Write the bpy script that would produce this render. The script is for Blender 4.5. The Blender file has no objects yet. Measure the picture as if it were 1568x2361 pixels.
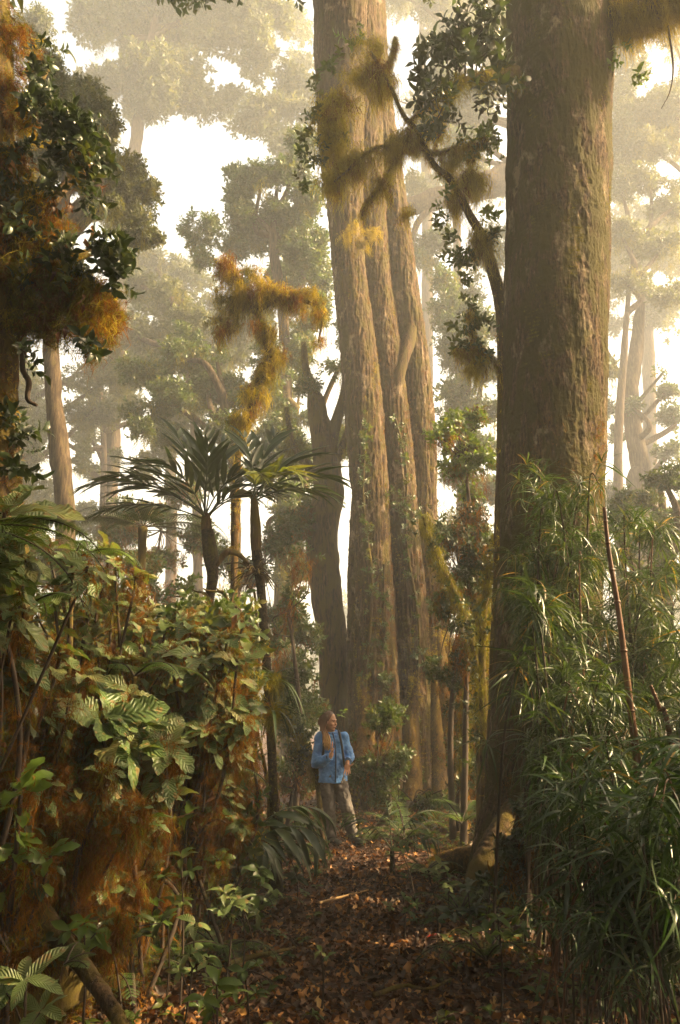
import bpy, math, numpy as np
from math import radians as R, pi
from mathutils import Vector
C = bpy.context.scene.collection
sc = bpy.context.scene
# ------------------------------------------------------------------ camera, sky, sun, exposure
PITCH, LENS, CAMZ = 15.0, 27.0, 1.6
cam = bpy.data.cameras.new('camera'); cam.sensor_fit = 'VERTICAL'; cam.sensor_height = 36; cam.lens = LENS
cam.clip_end = 2000; cam.clip_start = 0.05
co = bpy.data.objects.new('camera', cam); C.objects.link(co)
co.location = (0, 0, CAMZ); co.rotation_euler = (R(90 + PITCH), 0, 0); sc.camera = co
SUN_EL, SUN_AZ = 34.0, 92.0            # azimuth clockwise from +Y (view direction)
tosun = Vector((math.cos(R(SUN_EL)) * math.sin(R(SUN_AZ)), math.cos(R(SUN_EL)) * math.cos(R(SUN_AZ)), math.sin(R(SUN_EL))))
sl = bpy.data.lights.new('sun', 'SUN'); sl.energy = 5.0; sl.angle = R(0.5); sl.color = (1, .74, .40)
so = bpy.data.objects.new('sun', sl); C.objects.link(so); so.rotation_euler = (-tosun).to_track_quat('-Z', 'Y').to_euler()
W = bpy.data.worlds.new('World'); sc.world = W; W.use_nodes = True
nt = W.node_tree; nt.nodes.clear()
sky = nt.nodes.new('ShaderNodeTexSky'); sky.sky_type = 'NISHITA'; sky.sun_disc = False
sky.sun_elevation = R(SUN_EL); sky.sun_rotation = R(SUN_AZ); sky.dust_density = 6; sky.air_density = 1.0; sky.ozone_density = .5
tint = nt.nodes.new('ShaderNodeMix'); tint.data_type = 'RGBA'; tint.blend_type = 'MULTIPLY'; tint.inputs[0].default_value = 1
tint.inputs[7].default_value = (1.0, .86, .64, 1)
bg = nt.nodes.new('ShaderNodeBackground'); bg.inputs[1].default_value = .15
wo = nt.nodes.new('ShaderNodeOutputWorld')
nt.links.new(sky.outputs[0], tint.inputs[6]); nt.links.new(tint.outputs[2], bg.inputs[0]); nt.links.new(bg.outputs[0], wo.inputs[0])
sc.view_settings.view_transform = 'Standard'; sc.view_settings.look = 'None'; sc.view_settings.gamma = 1
sc.view_settings.exposure = 2.3
sc.render.engine = 'CYCLES'; cy = sc.cycles
cy.use_denoising = True; cy.max_bounces = 5; cy.diffuse_bounces = 3; cy.glossy_bounces = 2; cy.transmission_bounces = 3
cy.volume_bounces = 2; cy.transparent_max_bounces = 4; cy.caustics_reflective = False; cy.caustics_refractive = False
cy.sample_clamp_indirect = 4
HAZE_DENSITY = .0057
# ------------------------------------------------------------------ helpers
FPX = LENS / 36 * 2361.0
CAMP = np.array([0, 0, CAMZ]); FWD = np.array([0, math.cos(R(PITCH)), math.sin(R(PITCH))]); UPV = np.array([0, -math.sin(R(PITCH)), math.cos(R(PITCH))])
def P(px, py, d):
    v = np.array([(px - 784) / FPX, 0, 0]) + UPV * ((1180.5 - py) / FPX) + FWD
    return CAMP + v * (d / v[1])
def S(py, d):                       # metres per photo unit at that height and distance
    v = UPV * ((1180.5 - py) / FPX) + FWD
    return d / v[1] / FPX
rng = np.random.default_rng(7)
def hash3(i):
    n = (i[..., 0] * 73856093) ^ (i[..., 1] * 19349663) ^ (i[..., 2] * 83492791)
    n = (n ^ (n >> 13)) * 1274126177 & 0x7fffffff
    n = (n ^ (n >> 15)) * 2246822519 & 0x7fffffff
    return (n & 0xffffff) / float(0xffffff)
def vnoise(p):
    p = np.asarray(p, float); i = np.floor(p).astype(np.int64); f = p - i; f = f * f * (3 - 2 * f); r = 0
    for dx in (0, 1):
        for dy in (0, 1):
            for dz in (0, 1):
                w = (f[..., 0] if dx else 1 - f[..., 0]) * (f[..., 1] if dy else 1 - f[..., 1]) * (f[..., 2] if dz else 1 - f[..., 2])
                r = r + w * hash3(i + np.array([dx, dy, dz]))
    return r
def fbm(p, o=4):
    r, a, t = 0, 1, 0
    p = np.asarray(p, float)
    for k in range(o):
        r = r + a * vnoise(p * 2 ** k + 17.3 * k); t += a; a *= .5
    return r / t
def nrm(v): return v / np.maximum(np.linalg.norm(v, axis=-1, keepdims=True), 1e-9)
def gz(x, y):
    x = np.asarray(x, float); y = np.asarray(y, float)
    z = .10 * (fbm(np.stack([x * .7, y * .7, 0 * x], -1), 3) - .5)
    bank = np.clip((-x - 1.3 - .03 * y) / 3, 0, 1) ; z = z + .5 * bank * bank * (3 - 2 * bank)
    bank = np.clip((x - 1.3 - .05 * y) / 3, 0, 1); z = z + .45 * bank * bank * (3 - 2 * bank)
    return z
class MB:
    def __init__(s): s.V, s.Q, s.T, s.A, s.n = [], [], [], [], 0
    def add(s, V, Q=None, T=None, A=None):
        V = np.asarray(V, float).reshape(-1, 3)
        if Q is not None and len(Q): s.Q.append(np.asarray(Q).reshape(-1, 4) + s.n)
        if T is not None and len(T): s.T.append(np.asarray(T).reshape(-1, 3) + s.n)
        s.A.append(np.zeros_like(V) if A is None else np.asarray(A, float)); s.V.append(V); s.n += len(V); return s
    def inst(s, tpl, M, T, rnd=None):
        V, Q, A = tpl; n = len(T)
        if n == 0: return s
        W = np.einsum('nij,kj->nki', M, V) + T[:, None, :]
        B = np.repeat(A[None], n, 0).copy()
        if rnd is not None: B[..., 2] = (B[..., 2] + rnd[:, None]) % 1.0
        QQ = Q[None] + (np.arange(n) * len(V))[:, None, None]
        return s.add(W.reshape(-1, 3), QQ.reshape(-1, 4), None, B.reshape(-1, 3))
    def build(s, name, mat, parent=None, flat=False, origin=None):
        if not s.V: s.add([[0, 0, 0]])
        V = np.concatenate(s.V); A = np.concatenate(s.A)
        o3 = ORG.get(parent.name, np.zeros(3)) if parent else (np.zeros(3) if origin is None else np.asarray(origin, float))
        me = bpy.data.meshes.new(name)
        Q = np.concatenate(s.Q) if s.Q else np.zeros((0, 4), int); T = np.concatenate(s.T) if s.T else np.zeros((0, 3), int)
        me.vertices.add(len(V)); me.vertices.foreach_set('co', (V - o3).astype(np.float32).ravel())
        me.loops.add(Q.size + T.size); me.loops.foreach_set('vertex_index', np.concatenate([Q.ravel(), T.ravel()]).astype(np.int32))
        st = np.concatenate([np.arange(len(Q)) * 4, Q.size + np.arange(len(T)) * 3]).astype(np.int32)
        me.polygons.add(len(st)); me.polygons.foreach_set('loop_start', st)
        at = me.attributes.new('leaf', 'FLOAT_VECTOR', 'POINT'); at.data.foreach_set('vector', A.astype(np.float32).ravel())
        me.update(calc_edges=True)
        if flat: me.polygons.foreach_set('use_smooth', np.zeros(len(st), bool))
        if mat: me.materials.append(mat)
        o = bpy.data.objects.new(name, me); C.objects.link(o)
        if parent: o.parent = parent
        else: o.location = o3
        ORG[o.name] = o3
        return o
ORG = {}
def tag(o, label, cat, group=None):
    o['label'] = label; o['category'] = cat
    if group: o['group'] = group
    return o
def thing(name, label, cat, loc, group=None):
    o = bpy.data.objects.new(name, None); C.objects.link(o); o.location = tuple(loc); o.empty_display_size = .2
    ORG[o.name] = np.asarray(loc, float); return tag(o, label, cat, group)
def frames(d, up, roll=None):
    d = nrm(d); up = np.broadcast_to(up, d.shape)
    n = up - (up * d).sum(-1, keepdims=True) * d
    bad = np.linalg.norm(n, axis=-1) < 1e-3; n = np.where(bad[:, None], np.array([1., 0, 0]), n); n = nrm(n)
    x = np.cross(d, n)
    if roll is not None:
        c, s_ = np.cos(roll)[:, None], np.sin(roll)[:, None]; x, n = x * c + n * s_, n * c - x * s_
    return np.stack([x, d, n], -1)
def rdir(n, g=rng): return nrm(g.normal(size=(n, 3)))
def rotz(a):
    c, s_, z, o = np.cos(a), np.sin(a), np.zeros_like(a), np.ones_like(a)
    return np.stack([np.stack([c, -s_, z], -1), np.stack([s_, c, z], -1), np.stack([z, z, o], -1)], -2)
# one leaf: along +Y, length 1
def leaf(ns=4, w=.45, fold=.15, droop=.3, peak=.45, serr=0, wave=0):
    t = np.linspace(0, 1, ns + 1)
    pw = math.log(.5) / math.log(peak)
    hw = w * .5 * np.sin(pi * t ** pw) ** .8; hw[0] = .012; hw[-1] = 0.004
    if serr: hw = hw * (1 + serr * (np.arange(ns + 1) % 2 - .5))
    z = -droop * t * t; y = t * (1 - .25 * droop * t)
    wv = wave * np.sin(t * 9)
    V = np.concatenate([np.stack([-hw, y, z + fold * hw * 2 + wv * hw], -1), np.stack([0 * hw, y, z], -1), np.stack([hw, y, z + fold * hw * 2 - wv * hw], -1)])
    m = ns + 1; i = np.arange(ns)
    Q = np.concatenate([np.stack([i, i + m, i + m + 1, i + 1], -1), np.stack([i + m, i + 2 * m, i + 2 * m + 1, i + m + 1], -1)])
    A = np.stack([np.concatenate([-np.ones(m), np.zeros(m), np.ones(m)]), np.tile(t, 3), np.zeros(3 * m)], -1)
    return V, Q, A
def merge(parts):
    V, Q, A, n = [], [], [], 0
    for v, q, a in parts: V.append(v); Q.append(q + n); A.append(a); n += len(v)
    return np.concatenate(V), np.concatenate(Q), np.concatenate(A)
def place(tpl, M, t, r=0):
    V, Q, A = tpl; A = A.copy(); A[:, 2] = (A[:, 2] + r) % 1; return V @ M.T + t, Q, A
def sprig(g, lf, n=7, L=1.0, spread=1.1):       # a twig end with leaves round it, leaf length ~1
    out = []
    for k in range(n):
        t = k / n; a = k * 2.4 + g.uniform(-.4, .4); e = spread * (1 - .55 * t) + g.uniform(-.2, .2)
        d = np.array([[math.sin(e) * math.cos(a), math.sin(e) * math.sin(a), math.cos(e)]])
        M = frames(d, np.array([[0, 0, 1.]]) if e > .25 else rdir(1, g), np.array([g.uniform(-.4, .4)]))[0] * g.uniform(.7, 1.1)
        out.append(place(lf, M, np.array([0, 0, L * t]), g.uniform(0, .35)))
    return merge(out)                              # twig axis = +Z
def rosette(g, lf, n=8, tilt=(.15, .75)):
    out = []
    for k in range(n):
        a = k * 2 * pi / n * 1.62 + g.uniform(-.25, .25); e = g.uniform(*tilt)
        d = np.array([[math.cos(e) * math.cos(a), math.cos(e) * math.sin(a), math.sin(e)]])
        M = frames(d, np.array([[0, 0, 1.]]), np.array([g.uniform(-.5, .5)]))[0] * g.uniform(.55, 1.1)
        out.append(place(lf, M, np.array([0, 0, g.uniform(-.12, .05)]), g.uniform(0, .45)))
    return merge(out)
G = np.random.default_rng(3)
FAR = [sprig(G, leaf(2, .5, .2, .25), 8, 1.3) for _ in range(5)]
MID = [sprig(G, leaf(3, .48, .2, .3), 8, 1.3) for _ in range(5)]
NEAR = [sprig(G, leaf(5, .46, .18, .35, wave=.25), 8, 1.2) for _ in range(6)]
ROS = [rosette(G, leaf(14, .44, .14, d, .58, serr=.22, wave=.3), n) for d, n in ((.35, 8), (.5, 7), (.25, 9), (.6, 7), (.45, 8))]
SEED = [rosette(G, leaf(7, .38, .14, d, .5, wave=.2), n, (-.1, .6)) for d, n in ((.35, 6), (.5, 5), (.3, 7))]
def axes_to(dirs, g):                              # matrices whose local +Z is dirs
    n = len(dirs); r = rdir(n, g); x = nrm(np.cross(dirs, r)); y = np.cross(dirs, x); return np.stack([x, y, nrm(dirs)], -1)
def scatter(mb, tpls, pts, dirs, size, g=rng):
    k = g.integers(0, len(tpls), len(pts)); size = np.broadcast_to(size, (len(pts),)) * g.uniform(.7, 1.25, len(pts)); rn = g.uniform(0, .65, len(pts))
    M = axes_to(dirs, g) * size[:, None, None]
    for i, t in enumerate(tpls):
        m = k == i; mb.inst(t, M[m], pts[m], rn[m])
def inball(n, g=rng, shell=.5): return rdir(n, g) * (g.uniform(0, 1, n) ** shell)[:, None]
def crown(mb, tpls, blobs, size, g=rng, gap=.42, gf=1.6, up=.35, sub=0):
    # blobs: centre, radii, n
    if sub:
        nb = []
        for c, r, n in blobs:
            for _ in range(sub): f = g.uniform(.28, .62); nb.append((c + inball(1, g, .7)[0] * r * .95, np.asarray(r) * f * np.array([1.25, 1.1, .75]), int(n * f * f * 1.25) + 4))
        blobs = nb
    for c, r, n in blobs:
        q = inball(n, g, .45); p = c + q * r
        keep = fbm(p * gf + 5.1, 2) > gap; p = p[keep]; q = q[keep]
        if len(p): scatter(mb, tpls, p, nrm(q * .8 + rdir(len(p), g) * .7 + np.array([0, 0, up])), size, g)
def spline(pts, n):
    pts = np.asarray(pts, float); m = len(pts)
    if m == 2: return pts[0] + (pts[1] - pts[0]) * np.linspace(0, 1, n)[:, None]
    e = np.concatenate([[2 * pts[0] - pts[1]], pts, [2 * pts[-1] - pts[-2]]]); t = np.linspace(0, m - 1 - 1e-6, n); i = t.astype(int); f = (t - i)[:, None]
    a, b, c, d = e[i], e[i + 1], e[i + 2], e[i + 3]
    return .5 * (2 * b + (c - a) * f + (2 * a - 5 * b + 4 * c - d) * f ** 2 + (3 * b - a - 3 * c + d) * f ** 3)
def tube(mb, pts, rad, seg=12, n=30, bark=0, bf=6., lump=0, cap=True, squash=None, elong=.12):
    Pt = spline(pts, n); rr = spline(np.asarray(rad, float)[:, None], n)[:, 0]
    tg = nrm(np.gradient(Pt, axis=0)); u = np.zeros_like(tg)
    a0 = np.array([0., 1, 0]) if abs(tg[0, 1]) < .8 else np.array([1., 0, 0]); a0 = nrm(a0 - a0.dot(tg[0]) * tg[0]); u[0] = a0
    for i in range(1, n): v = u[i - 1] - u[i - 1].dot(tg[i]) * tg[i]; u[i] = v / np.linalg.norm(v)
    w = np.cross(tg, u); th = np.linspace(0, 2 * pi, seg, endpoint=False)
    dirs = u[:, None] * np.cos(th)[None, :, None] + w[:, None] * np.sin(th)[None, :, None]
    r = np.broadcast_to(rr[:, None], (n, seg)).copy()
    if squash is not None: dirs = dirs * np.asarray(squash)
    base = Pt[:, None] + dirs * r[..., None]
    if lump: r = r * (1 + lump * (fbm(base * 2.2 + 3, 3) - .5) * 2)
    if bark:
        q = base * np.array([1, 1, elong]) * bf
        rid = 1 - np.abs(2 * fbm(q, 3) - 1) * 2; q2 = base * np.array([1, 1, elong * 1.6]) * bf * 2.7; r2 = 1 - np.abs(2 * fbm(q2 + 40, 3) - 1) * 2
        r = r + bark * .6 * rid + bark * .55 * r2 + bark * .5 * (fbm(base * bf * 3.5, 2) - .5)
    V = (Pt[:, None] + dirs * r[..., None]).reshape(-1, 3)
    i, j = np.meshgrid(np.arange(n - 1), np.arange(seg), indexing='ij'); j2 = (j + 1) % seg
    Q = np.stack([i * seg + j, i * seg + j2, (i + 1) * seg + j2, (i + 1) * seg + j], -1).reshape(-1, 4)
    ln = np.concatenate([[0], np.cumsum(np.linalg.norm(np.diff(Pt, axis=0), axis=1))])
    A = np.stack([np.broadcast_to(np.cos(th)[None], (n, seg)), np.broadcast_to(ln[:, None], (n, seg)), np.full((n, seg), rng.uniform())], -1).reshape(-1, 3)
    if cap:
        V = np.concatenate([V, Pt[:1], Pt[-1:]]); A = np.concatenate([A, A[:1], A[-1:]]); k = np.arange(seg); k2 = (k + 1) % seg
        T = np.concatenate([np.stack([k2, k, np.full(seg, n * seg)], -1), np.stack([(n - 1) * seg + k, (n - 1) * seg + k2, np.full(seg, n * seg + 1)], -1)])
        mb.add(V, Q, T, A)
    else: mb.add(V, Q, None, A)
    return Pt, rr
# moss: thin wavering ribbons
def strand(g, ns=6, w=.012, curl=.055, dirn=None):
    t = np.linspace(0, 1, ns + 1); off = np.cumsum(g.normal(0, curl * 1.25, (ns + 1, 2)), 0); off -= off[0]
    hw = w * (1 - .9 * t); a = g.uniform(0, 2 * pi, ns + 1) * .3 + g.uniform(0, 6)
    c = np.stack([off[:, 0], off[:, 1], -t], -1); s_ = np.stack([np.cos(a) * hw, np.sin(a) * hw, 0 * hw], -1)
    V = np.concatenate([c - s_, c + s_]); i = np.arange(ns); m = ns + 1
    return V, np.stack([i, i + m, i + m + 1, i + 1], -1), np.stack([np.zeros(2 * m), np.tile(t, 2), np.zeros(2 * m)], -1)
def beard(g):
    out = []
    for _ in range(13):
        r = abs(g.normal(0, .13)); a = g.uniform(0, 2 * pi); ln = g.uniform(.3, 1) * max(.2, 1 - 2.2 * r)
        out.append(place(strand(g), np.diag([.8, .8, ln]), np.array([r * math.cos(a), r * math.sin(a), g.normal(0, .06)]), g.uniform(0, .35)))
    return merge(out)
STR = [beard(G) for _ in range(10)]
TUFT = [merge([place(strand(G, 3, .035, .16), axes_to(nrm(np.array([[G.normal(), G.normal(), G.normal() + .25]])), G)[0] * G.uniform(.4, 1), np.zeros(3), G.uniform(0, .4)) for _ in range(15)]) for _ in range(8)]
def moss_hang(mb, pts, length, g=rng, fat=1.0):
    n = len(pts); k = g.integers(0, len(STR), n); L = np.broadcast_to(length, (n,)) * g.uniform(.3, 1.2, n); a = g.uniform(0, 2 * pi, n); rn = g.uniform(0, .7, n)
    M = rotz(a); sx = np.minimum(L, .5) * fat; M = M * np.stack([sx, sx, L], -1)[:, None, :]
    for i, t in enumerate(STR): m = k == i; mb.inst(t, M[m], pts[m], rn[m])
def moss_mass(mb, c, r, n, L, g=rng, tuft=1.0, fat=1.0):      # wisps grouped on hidden twigs, ragged below
    m = max(4, n // 6); cc = c + inball(m, g) * np.asarray(r); k = g.integers(0, m, n); ln = (g.uniform(.15, 1, m) ** 1.3)[k] * g.uniform(.4, 1.2, n) * L
    q = cc[k] + g.normal(0, 1, (n, 3)) * np.array([.035, .035, .04]) * (.4 + L); moss_hang(mb, q, ln, g, fat)
    if tuft: kk = g.integers(0, m, int(n * tuft)); moss_tuft(mb, cc[kk] + g.normal(0, .045, (len(kk), 3)), .055 + .05 * L, g)
def moss_tuft(mb, pts, size, g=rng):
    n = len(pts); k = g.integers(0, len(TUFT), n); L = np.broadcast_to(size, (n,)) * g.uniform(.5, 1.3, n); rn = g.uniform(0, .6, n)
    M = axes_to(rdir(n, g), g) * L[:, None, None]
    for i, t in enumerate(TUFT): m = k == i; mb.inst(t, M[m], pts[m], rn[m])
def along(pts, n, rad, g=rng, m=60):
    Pt = spline(pts, m); return Pt[g.integers(0, m, n)] + rdir(n, g) * (np.broadcast_to(rad, (n,)) * g.uniform(.3, 1, n) ** .5)[:, None]
# ------------------------------------------------------------------ materials
def newmat(name):
    m = bpy.data.materials.new(name); m.use_nodes = True; t = m.node_tree; b = t.nodes['Principled BSDF']; return m, t, b
def nd(t, ty, **kw):
    n = t.nodes.new(ty)
    for k, v in kw.items():
        if k.startswith('i_'): n.inputs[int(k[2:])].default_value = v
        else: setattr(n, k, v)
    return n
def ramp(t, cols, src):
    r = t.nodes.new('ShaderNodeValToRGB'); e = r.color_ramp.elements
    while len(e) < len(cols): e.new(.5)
    for k, (p, c) in enumerate(cols): e[k].position = p; e[k].color = (*c, 1)
    t.links.new(src, r.inputs[0]); return r
def leafmat(name, cols, rough=.42, trans=.3, tcol=None, veins=0, spots=None, spec=.5):
    m, t, b = newmat(name); at = nd(t, 'ShaderNodeAttribute', attribute_name='leaf'); sp = nd(t, 'ShaderNodeSeparateXYZ'); t.links.new(at.outputs['Vector'], sp.inputs[0])
    c = ramp(t, cols, sp.outputs[2]).outputs[0]
    tc = nd(t, 'ShaderNodeTexCoord')
    no = nd(t, 'ShaderNodeTexNoise'); no.inputs['Scale'].default_value = 9; no.inputs['Detail'].default_value = 4; t.links.new(tc.outputs['Object'], no.inputs['Vector'])
    mx = nd(t, 'ShaderNodeMix', data_type='RGBA', blend_type='MULTIPLY'); mx.inputs[0].default_value = .7
    rr = ramp(t, [(.3, (.55, .55, .5)), (.7, (1.25, 1.25, 1.15))], no.outputs[0]); t.links.new(c, mx.inputs[6]); t.links.new(rr.outputs[0], mx.inputs[7]); c = mx.outputs[2]
    if spots:
        n2 = nd(t, 'ShaderNodeTexNoise'); n2.inputs['Scale'].default_value = 26; n2.inputs['Detail'].default_value = 3; t.links.new(tc.outputs['Object'], n2.inputs['Vector'])
        r2 = ramp(t, [(.58, (0, 0, 0)), (.66, (1, 1, 1))], n2.outputs[0]); m2 = nd(t, 'ShaderNodeMix', data_type='RGBA'); m2.inputs[7].default_value = (*spots, 1)
        t.links.new(r2.outputs[0], m2.inputs[0]); t.links.new(c, m2.inputs[6]); c = m2.outputs[2]
    t.links.new(c, b.inputs['Base Color']); b.inputs['Roughness'].default_value = rough; b.inputs['Specular IOR Level'].default_value = spec
    if veins:
        ab = nd(t, 'ShaderNodeMath', operation='ABSOLUTE'); t.links.new(sp.outputs[0], ab.inputs[0])
        m1 = nd(t, 'ShaderNodeMath', operation='MULTIPLY_ADD'); t.links.new(sp.outputs[1], m1.inputs[0]); m1.inputs[1].default_value = 62; m3 = nd(t, 'ShaderNodeMath', operation='MULTIPLY'); t.links.new(ab.outputs[0], m3.inputs[0]); m3.inputs[1].default_value = -14; t.links.new(m3.outputs[0], m1.inputs[2])
        sn = nd(t, 'ShaderNodeMath', operation='SINE'); t.links.new(m1.outputs[0], sn.inputs[0])
        bp = nd(t, 'ShaderNodeBump'); bp.inputs['Strength'].default_value = veins; bp.inputs['Distance'].default_value = .006; t.links.new(sn.outputs[0], bp.inputs['Height']); t.links.new(bp.outputs[0], b.inputs['Normal'])
    if trans:
        tr = nd(t, 'ShaderNodeBsdfTranslucent'); hs = nd(t, 'ShaderNodeMix', data_type='RGBA', blend_type='MULTIPLY'); hs.inputs[0].default_value = 1; hs.inputs[7].default_value = (*(tcol or (2.2, 2.0, .8)), 1)
        t.links.new(c, hs.inputs[6]); t.links.new(hs.outputs[2], tr.inputs[0]); ms = nd(t, 'ShaderNodeMixShader'); ms.inputs[0].default_value = trans
        t.links.new(b.outputs[0], ms.inputs[1]); t.links.new(tr.outputs[0], ms.inputs[2]); t.links.new(ms.outputs[0], t.nodes['Material Output'].inputs[0])
    return m
def barkmat(name, c1, c2, moss=None, mossamt=.5, scale=7., stretch=.14, bump=.5, pale=None, palethr=.64):
    m, t, b = newmat(name); tc = nd(t, 'ShaderNodeTexCoord'); mp = nd(t, 'ShaderNodeMapping'); mp.inputs['Scale'].default_value = (1, 1, stretch); t.links.new(tc.outputs['Object'], mp.inputs[0])
    no = nd(t, 'ShaderNodeTexNoise'); no.inputs['Scale'].default_value = scale * 2.6; no.inputs['Detail'].default_value = 8; no.inputs['Roughness'].default_value = .72; t.links.new(mp.outputs[0], no.inputs['Vector'])
    c = ramp(t, [(.35, tuple(x * .22 for x in c1)), (.46, c1), (.58, c2), (.74, tuple(min(.5, x * 2.1) for x in c2))], no.outputs[0]).outputs[0]
    def layer(c, col, sc_, thr, soft, st):
        mp2 = nd(t, 'ShaderNodeMapping'); mp2.inputs['Scale'].default_value = (1, 1, st); mp2.inputs['Location'].default_value = (thr * 9, 3, 1); t.links.new(tc.outputs['Object'], mp2.inputs[0])
        n2 = nd(t, 'ShaderNodeTexNoise'); n2.inputs['Scale'].default_value = sc_; n2.inputs['Detail'].default_value = 6; n2.inputs['Roughness'].default_value = .7; t.links.new(mp2.outputs[0], n2.inputs['Vector'])
        r2 = ramp(t, [(thr - soft, (0, 0, 0)), (thr + soft, (1, 1, 1))], n2.outputs[0]); m2 = nd(t, 'ShaderNodeMix', data_type='RGBA'); m2.inputs[7].default_value = (*col, 1)
        t.links.new(r2.outputs[0], m2.inputs[0]); t.links.new(c, m2.inputs[6]); return m2.outputs[2]
    if pale: c = layer(c, pale, 2.6, palethr, .03, .6)
    if moss: c = layer(c, moss, 5., 1 - mossamt, .06, .45)
    t.links.new(c, b.inputs['Base Color']); b.inputs['Roughness'].default_value = .9; b.inputs['Specular IOR Level'].default_value = .2
    bp = nd(t, 'ShaderNodeBump'); bp.inputs['Strength'].default_value = bump; bp.inputs['Distance'].default_value = .04; t.links.new(no.outputs[0], bp.inputs['Height']); t.links.new(bp.outputs[0], b.inputs['Normal'])
    return m
def plain(name, col, rough=.7, noise=.3, scale=12, bump=0):
    m, t, b = newmat(name); tc = nd(t, 'ShaderNodeTexCoord'); no = nd(t, 'ShaderNodeTexNoise'); no.inputs['Scale'].default_value = scale; no.inputs['Detail'].default_value = 5; t.links.new(tc.outputs['Object'], no.inputs['Vector'])
    r = ramp(t, [(.3, tuple(x * (1 - noise) for x in col)), (.7, tuple(x * (1 + noise) for x in col))], no.outputs[0]); t.links.new(r.outputs[0], b.inputs['Base Color']); b.inputs['Roughness'].default_value = rough
    if bump: bp = nd(t, 'ShaderNodeBump'); bp.inputs['Strength'].default_value = bump; bp.inputs['Distance'].default_value = .02; t.links.new(no.outputs[0], bp.inputs['Height']); t.links.new(bp.outputs[0], b.inputs['Normal'])
    return m
g1, g2, g3 = (.030, .058, .014), (.055, .092, .020), (.095, .125, .035)
M = {
 'leaf_far': leafmat('far_leaves', [(0, (.05, .07, .02)), (.5, (.08, .095, .03)), (1, (.12, .12, .045))], .5, .35),
 'leaf_mid': leafmat('canopy_leaves', [(0, g1), (.5, g2), (.9, (.10, .11, .03)), (1, (.16, .12, .03))], .4, .35),
 'leaf_dark': leafmat('dark_glossy_leaves', [(0, (.018, .032, .012)), (.6, (.035, .058, .018)), (.93, (.06, .075, .025)), (1, (.22, .09, .04))], .33, .22),
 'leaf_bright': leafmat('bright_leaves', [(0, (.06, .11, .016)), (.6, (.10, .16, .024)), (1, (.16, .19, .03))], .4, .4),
 'leaf_shrub': leafmat('broad_shrub_leaves', [(0, (.055, .10, .024)), (.45, (.11, .165, .05)), (.8, (.16, .20, .07)), (.95, (.20, .19, .07)), (1, (.30, .17, .06))], .42, .2, veins=.5, spots=(.20, .14, .045)),
 'leaf_dead': leafmat('dead_leaves', [(0, (.035, .016, .007)), (.4, (.08, .034, .013)), (.7, (.17, .075, .022)), (.9, (.36, .17, .045)), (1, (.5, .32, .12))], .55, .15, tcol=(1.5, 1.1, .6)),
 'palm': leafmat('palm_leaflets', [(0, (.022, .042, .016)), (.6, (.036, .064, .022)), (1, (.06, .085, .03))], .34, .2, veins=0),
 'palm_yellow': leafmat('yellowing_palm_leaflets', [(0, (.07, .10, .02)), (1, (.14, .15, .035))], .4, .3),
 'fern': leafmat('fern_pinnae', [(0, (.04, .085, .018)), (1, (.085, .14, .03))], .5, .35),
 'bamboo': leafmat('bamboo_blades', [(0, (.014, .034, .008)), (.5, (.032, .064, .013)), (.84, (.06, .10, .02)), (.93, (.13, .13, .04)), (.97, (.26, .17, .07))], .36, .3, spec=.6),
 'grass': leafmat('wide_bamboo_blades', [(0, (.012, .036, .008)), (.6, (.03, .07, .014)), (.92, (.055, .105, .022)), (.97, (.24, .17, .06))], .36, .25, spec=.6),
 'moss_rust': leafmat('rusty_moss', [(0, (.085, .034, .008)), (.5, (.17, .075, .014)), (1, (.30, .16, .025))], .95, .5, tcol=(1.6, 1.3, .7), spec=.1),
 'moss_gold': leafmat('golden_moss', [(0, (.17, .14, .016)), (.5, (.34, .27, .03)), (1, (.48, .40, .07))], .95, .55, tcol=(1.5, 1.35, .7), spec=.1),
 'moss_lit': leafmat('golden_moss_lit', [(0, (.26, .22, .03)), (.5, (.44, .37, .05)), (1, (.58, .50, .11))], .95, .6, tcol=(1.3, 1.25, .8), spec=.1),  # golden moss lightened in colour so the arch looks sunlit
 'moss_green': leafmat('green_moss', [(0, (.07, .075, .012)), (.5, (.14, .14, .02)), (1, (.24, .22, .03))], .95, .5, tcol=(1.6, 1.4, .6), spec=.1),
 'bark_giant': barkmat('grey_brown_ridged_bark', (.05, .028, .014), (.125, .08, .042), moss=(.075, .058, .013), mossamt=.48, scale=10, stretch=.10, bump=.8, pale=(.24, .18, .12), palethr=.60),
 'bark_right': barkmat('mossy_dark_bark', (.05, .029, .016), (.12, .075, .042), moss=(.06, .05, .010), mossamt=.53, scale=13, stretch=.22, bump=1, pale=(.26, .20, .13), palethr=.595),
 'bark_dark': barkmat('dark_mossy_bark', (.05, .034, .02), (.11, .07, .036), moss=(.10, .075, .016), mossamt=.5, scale=10),
 'bark_far': barkmat('far_bark', (.05, .033, .02), (.10, .07, .042), moss=(.10, .08, .03), mossamt=.38, scale=7),
 'bark_moss': barkmat('moss_covered_bark', (.05, .03, .012), (.11, .062, .018), moss=(.12, .075, .014), mossamt=.47, scale=12, stretch=.5),
 'palm_stem': barkmat('palm_stem_bark', (.026, .018, .011), (.055, .038, .02), moss=(.07, .065, .012), mossamt=.42, scale=14, stretch=1.2),
 'twig': plain('brown_twigs', (.042, .027, .016), .85),
 'cane': plain('reddish_brown_cane', (.13, .055, .024), .45, .35),
 'straw': leafmat('straw_dry_leaflets', [(0, (.24, .13, .05)), (1, (.42, .26, .11))], .6, .2, tcol=(1.3, 1.1, .7)),
}
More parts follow.
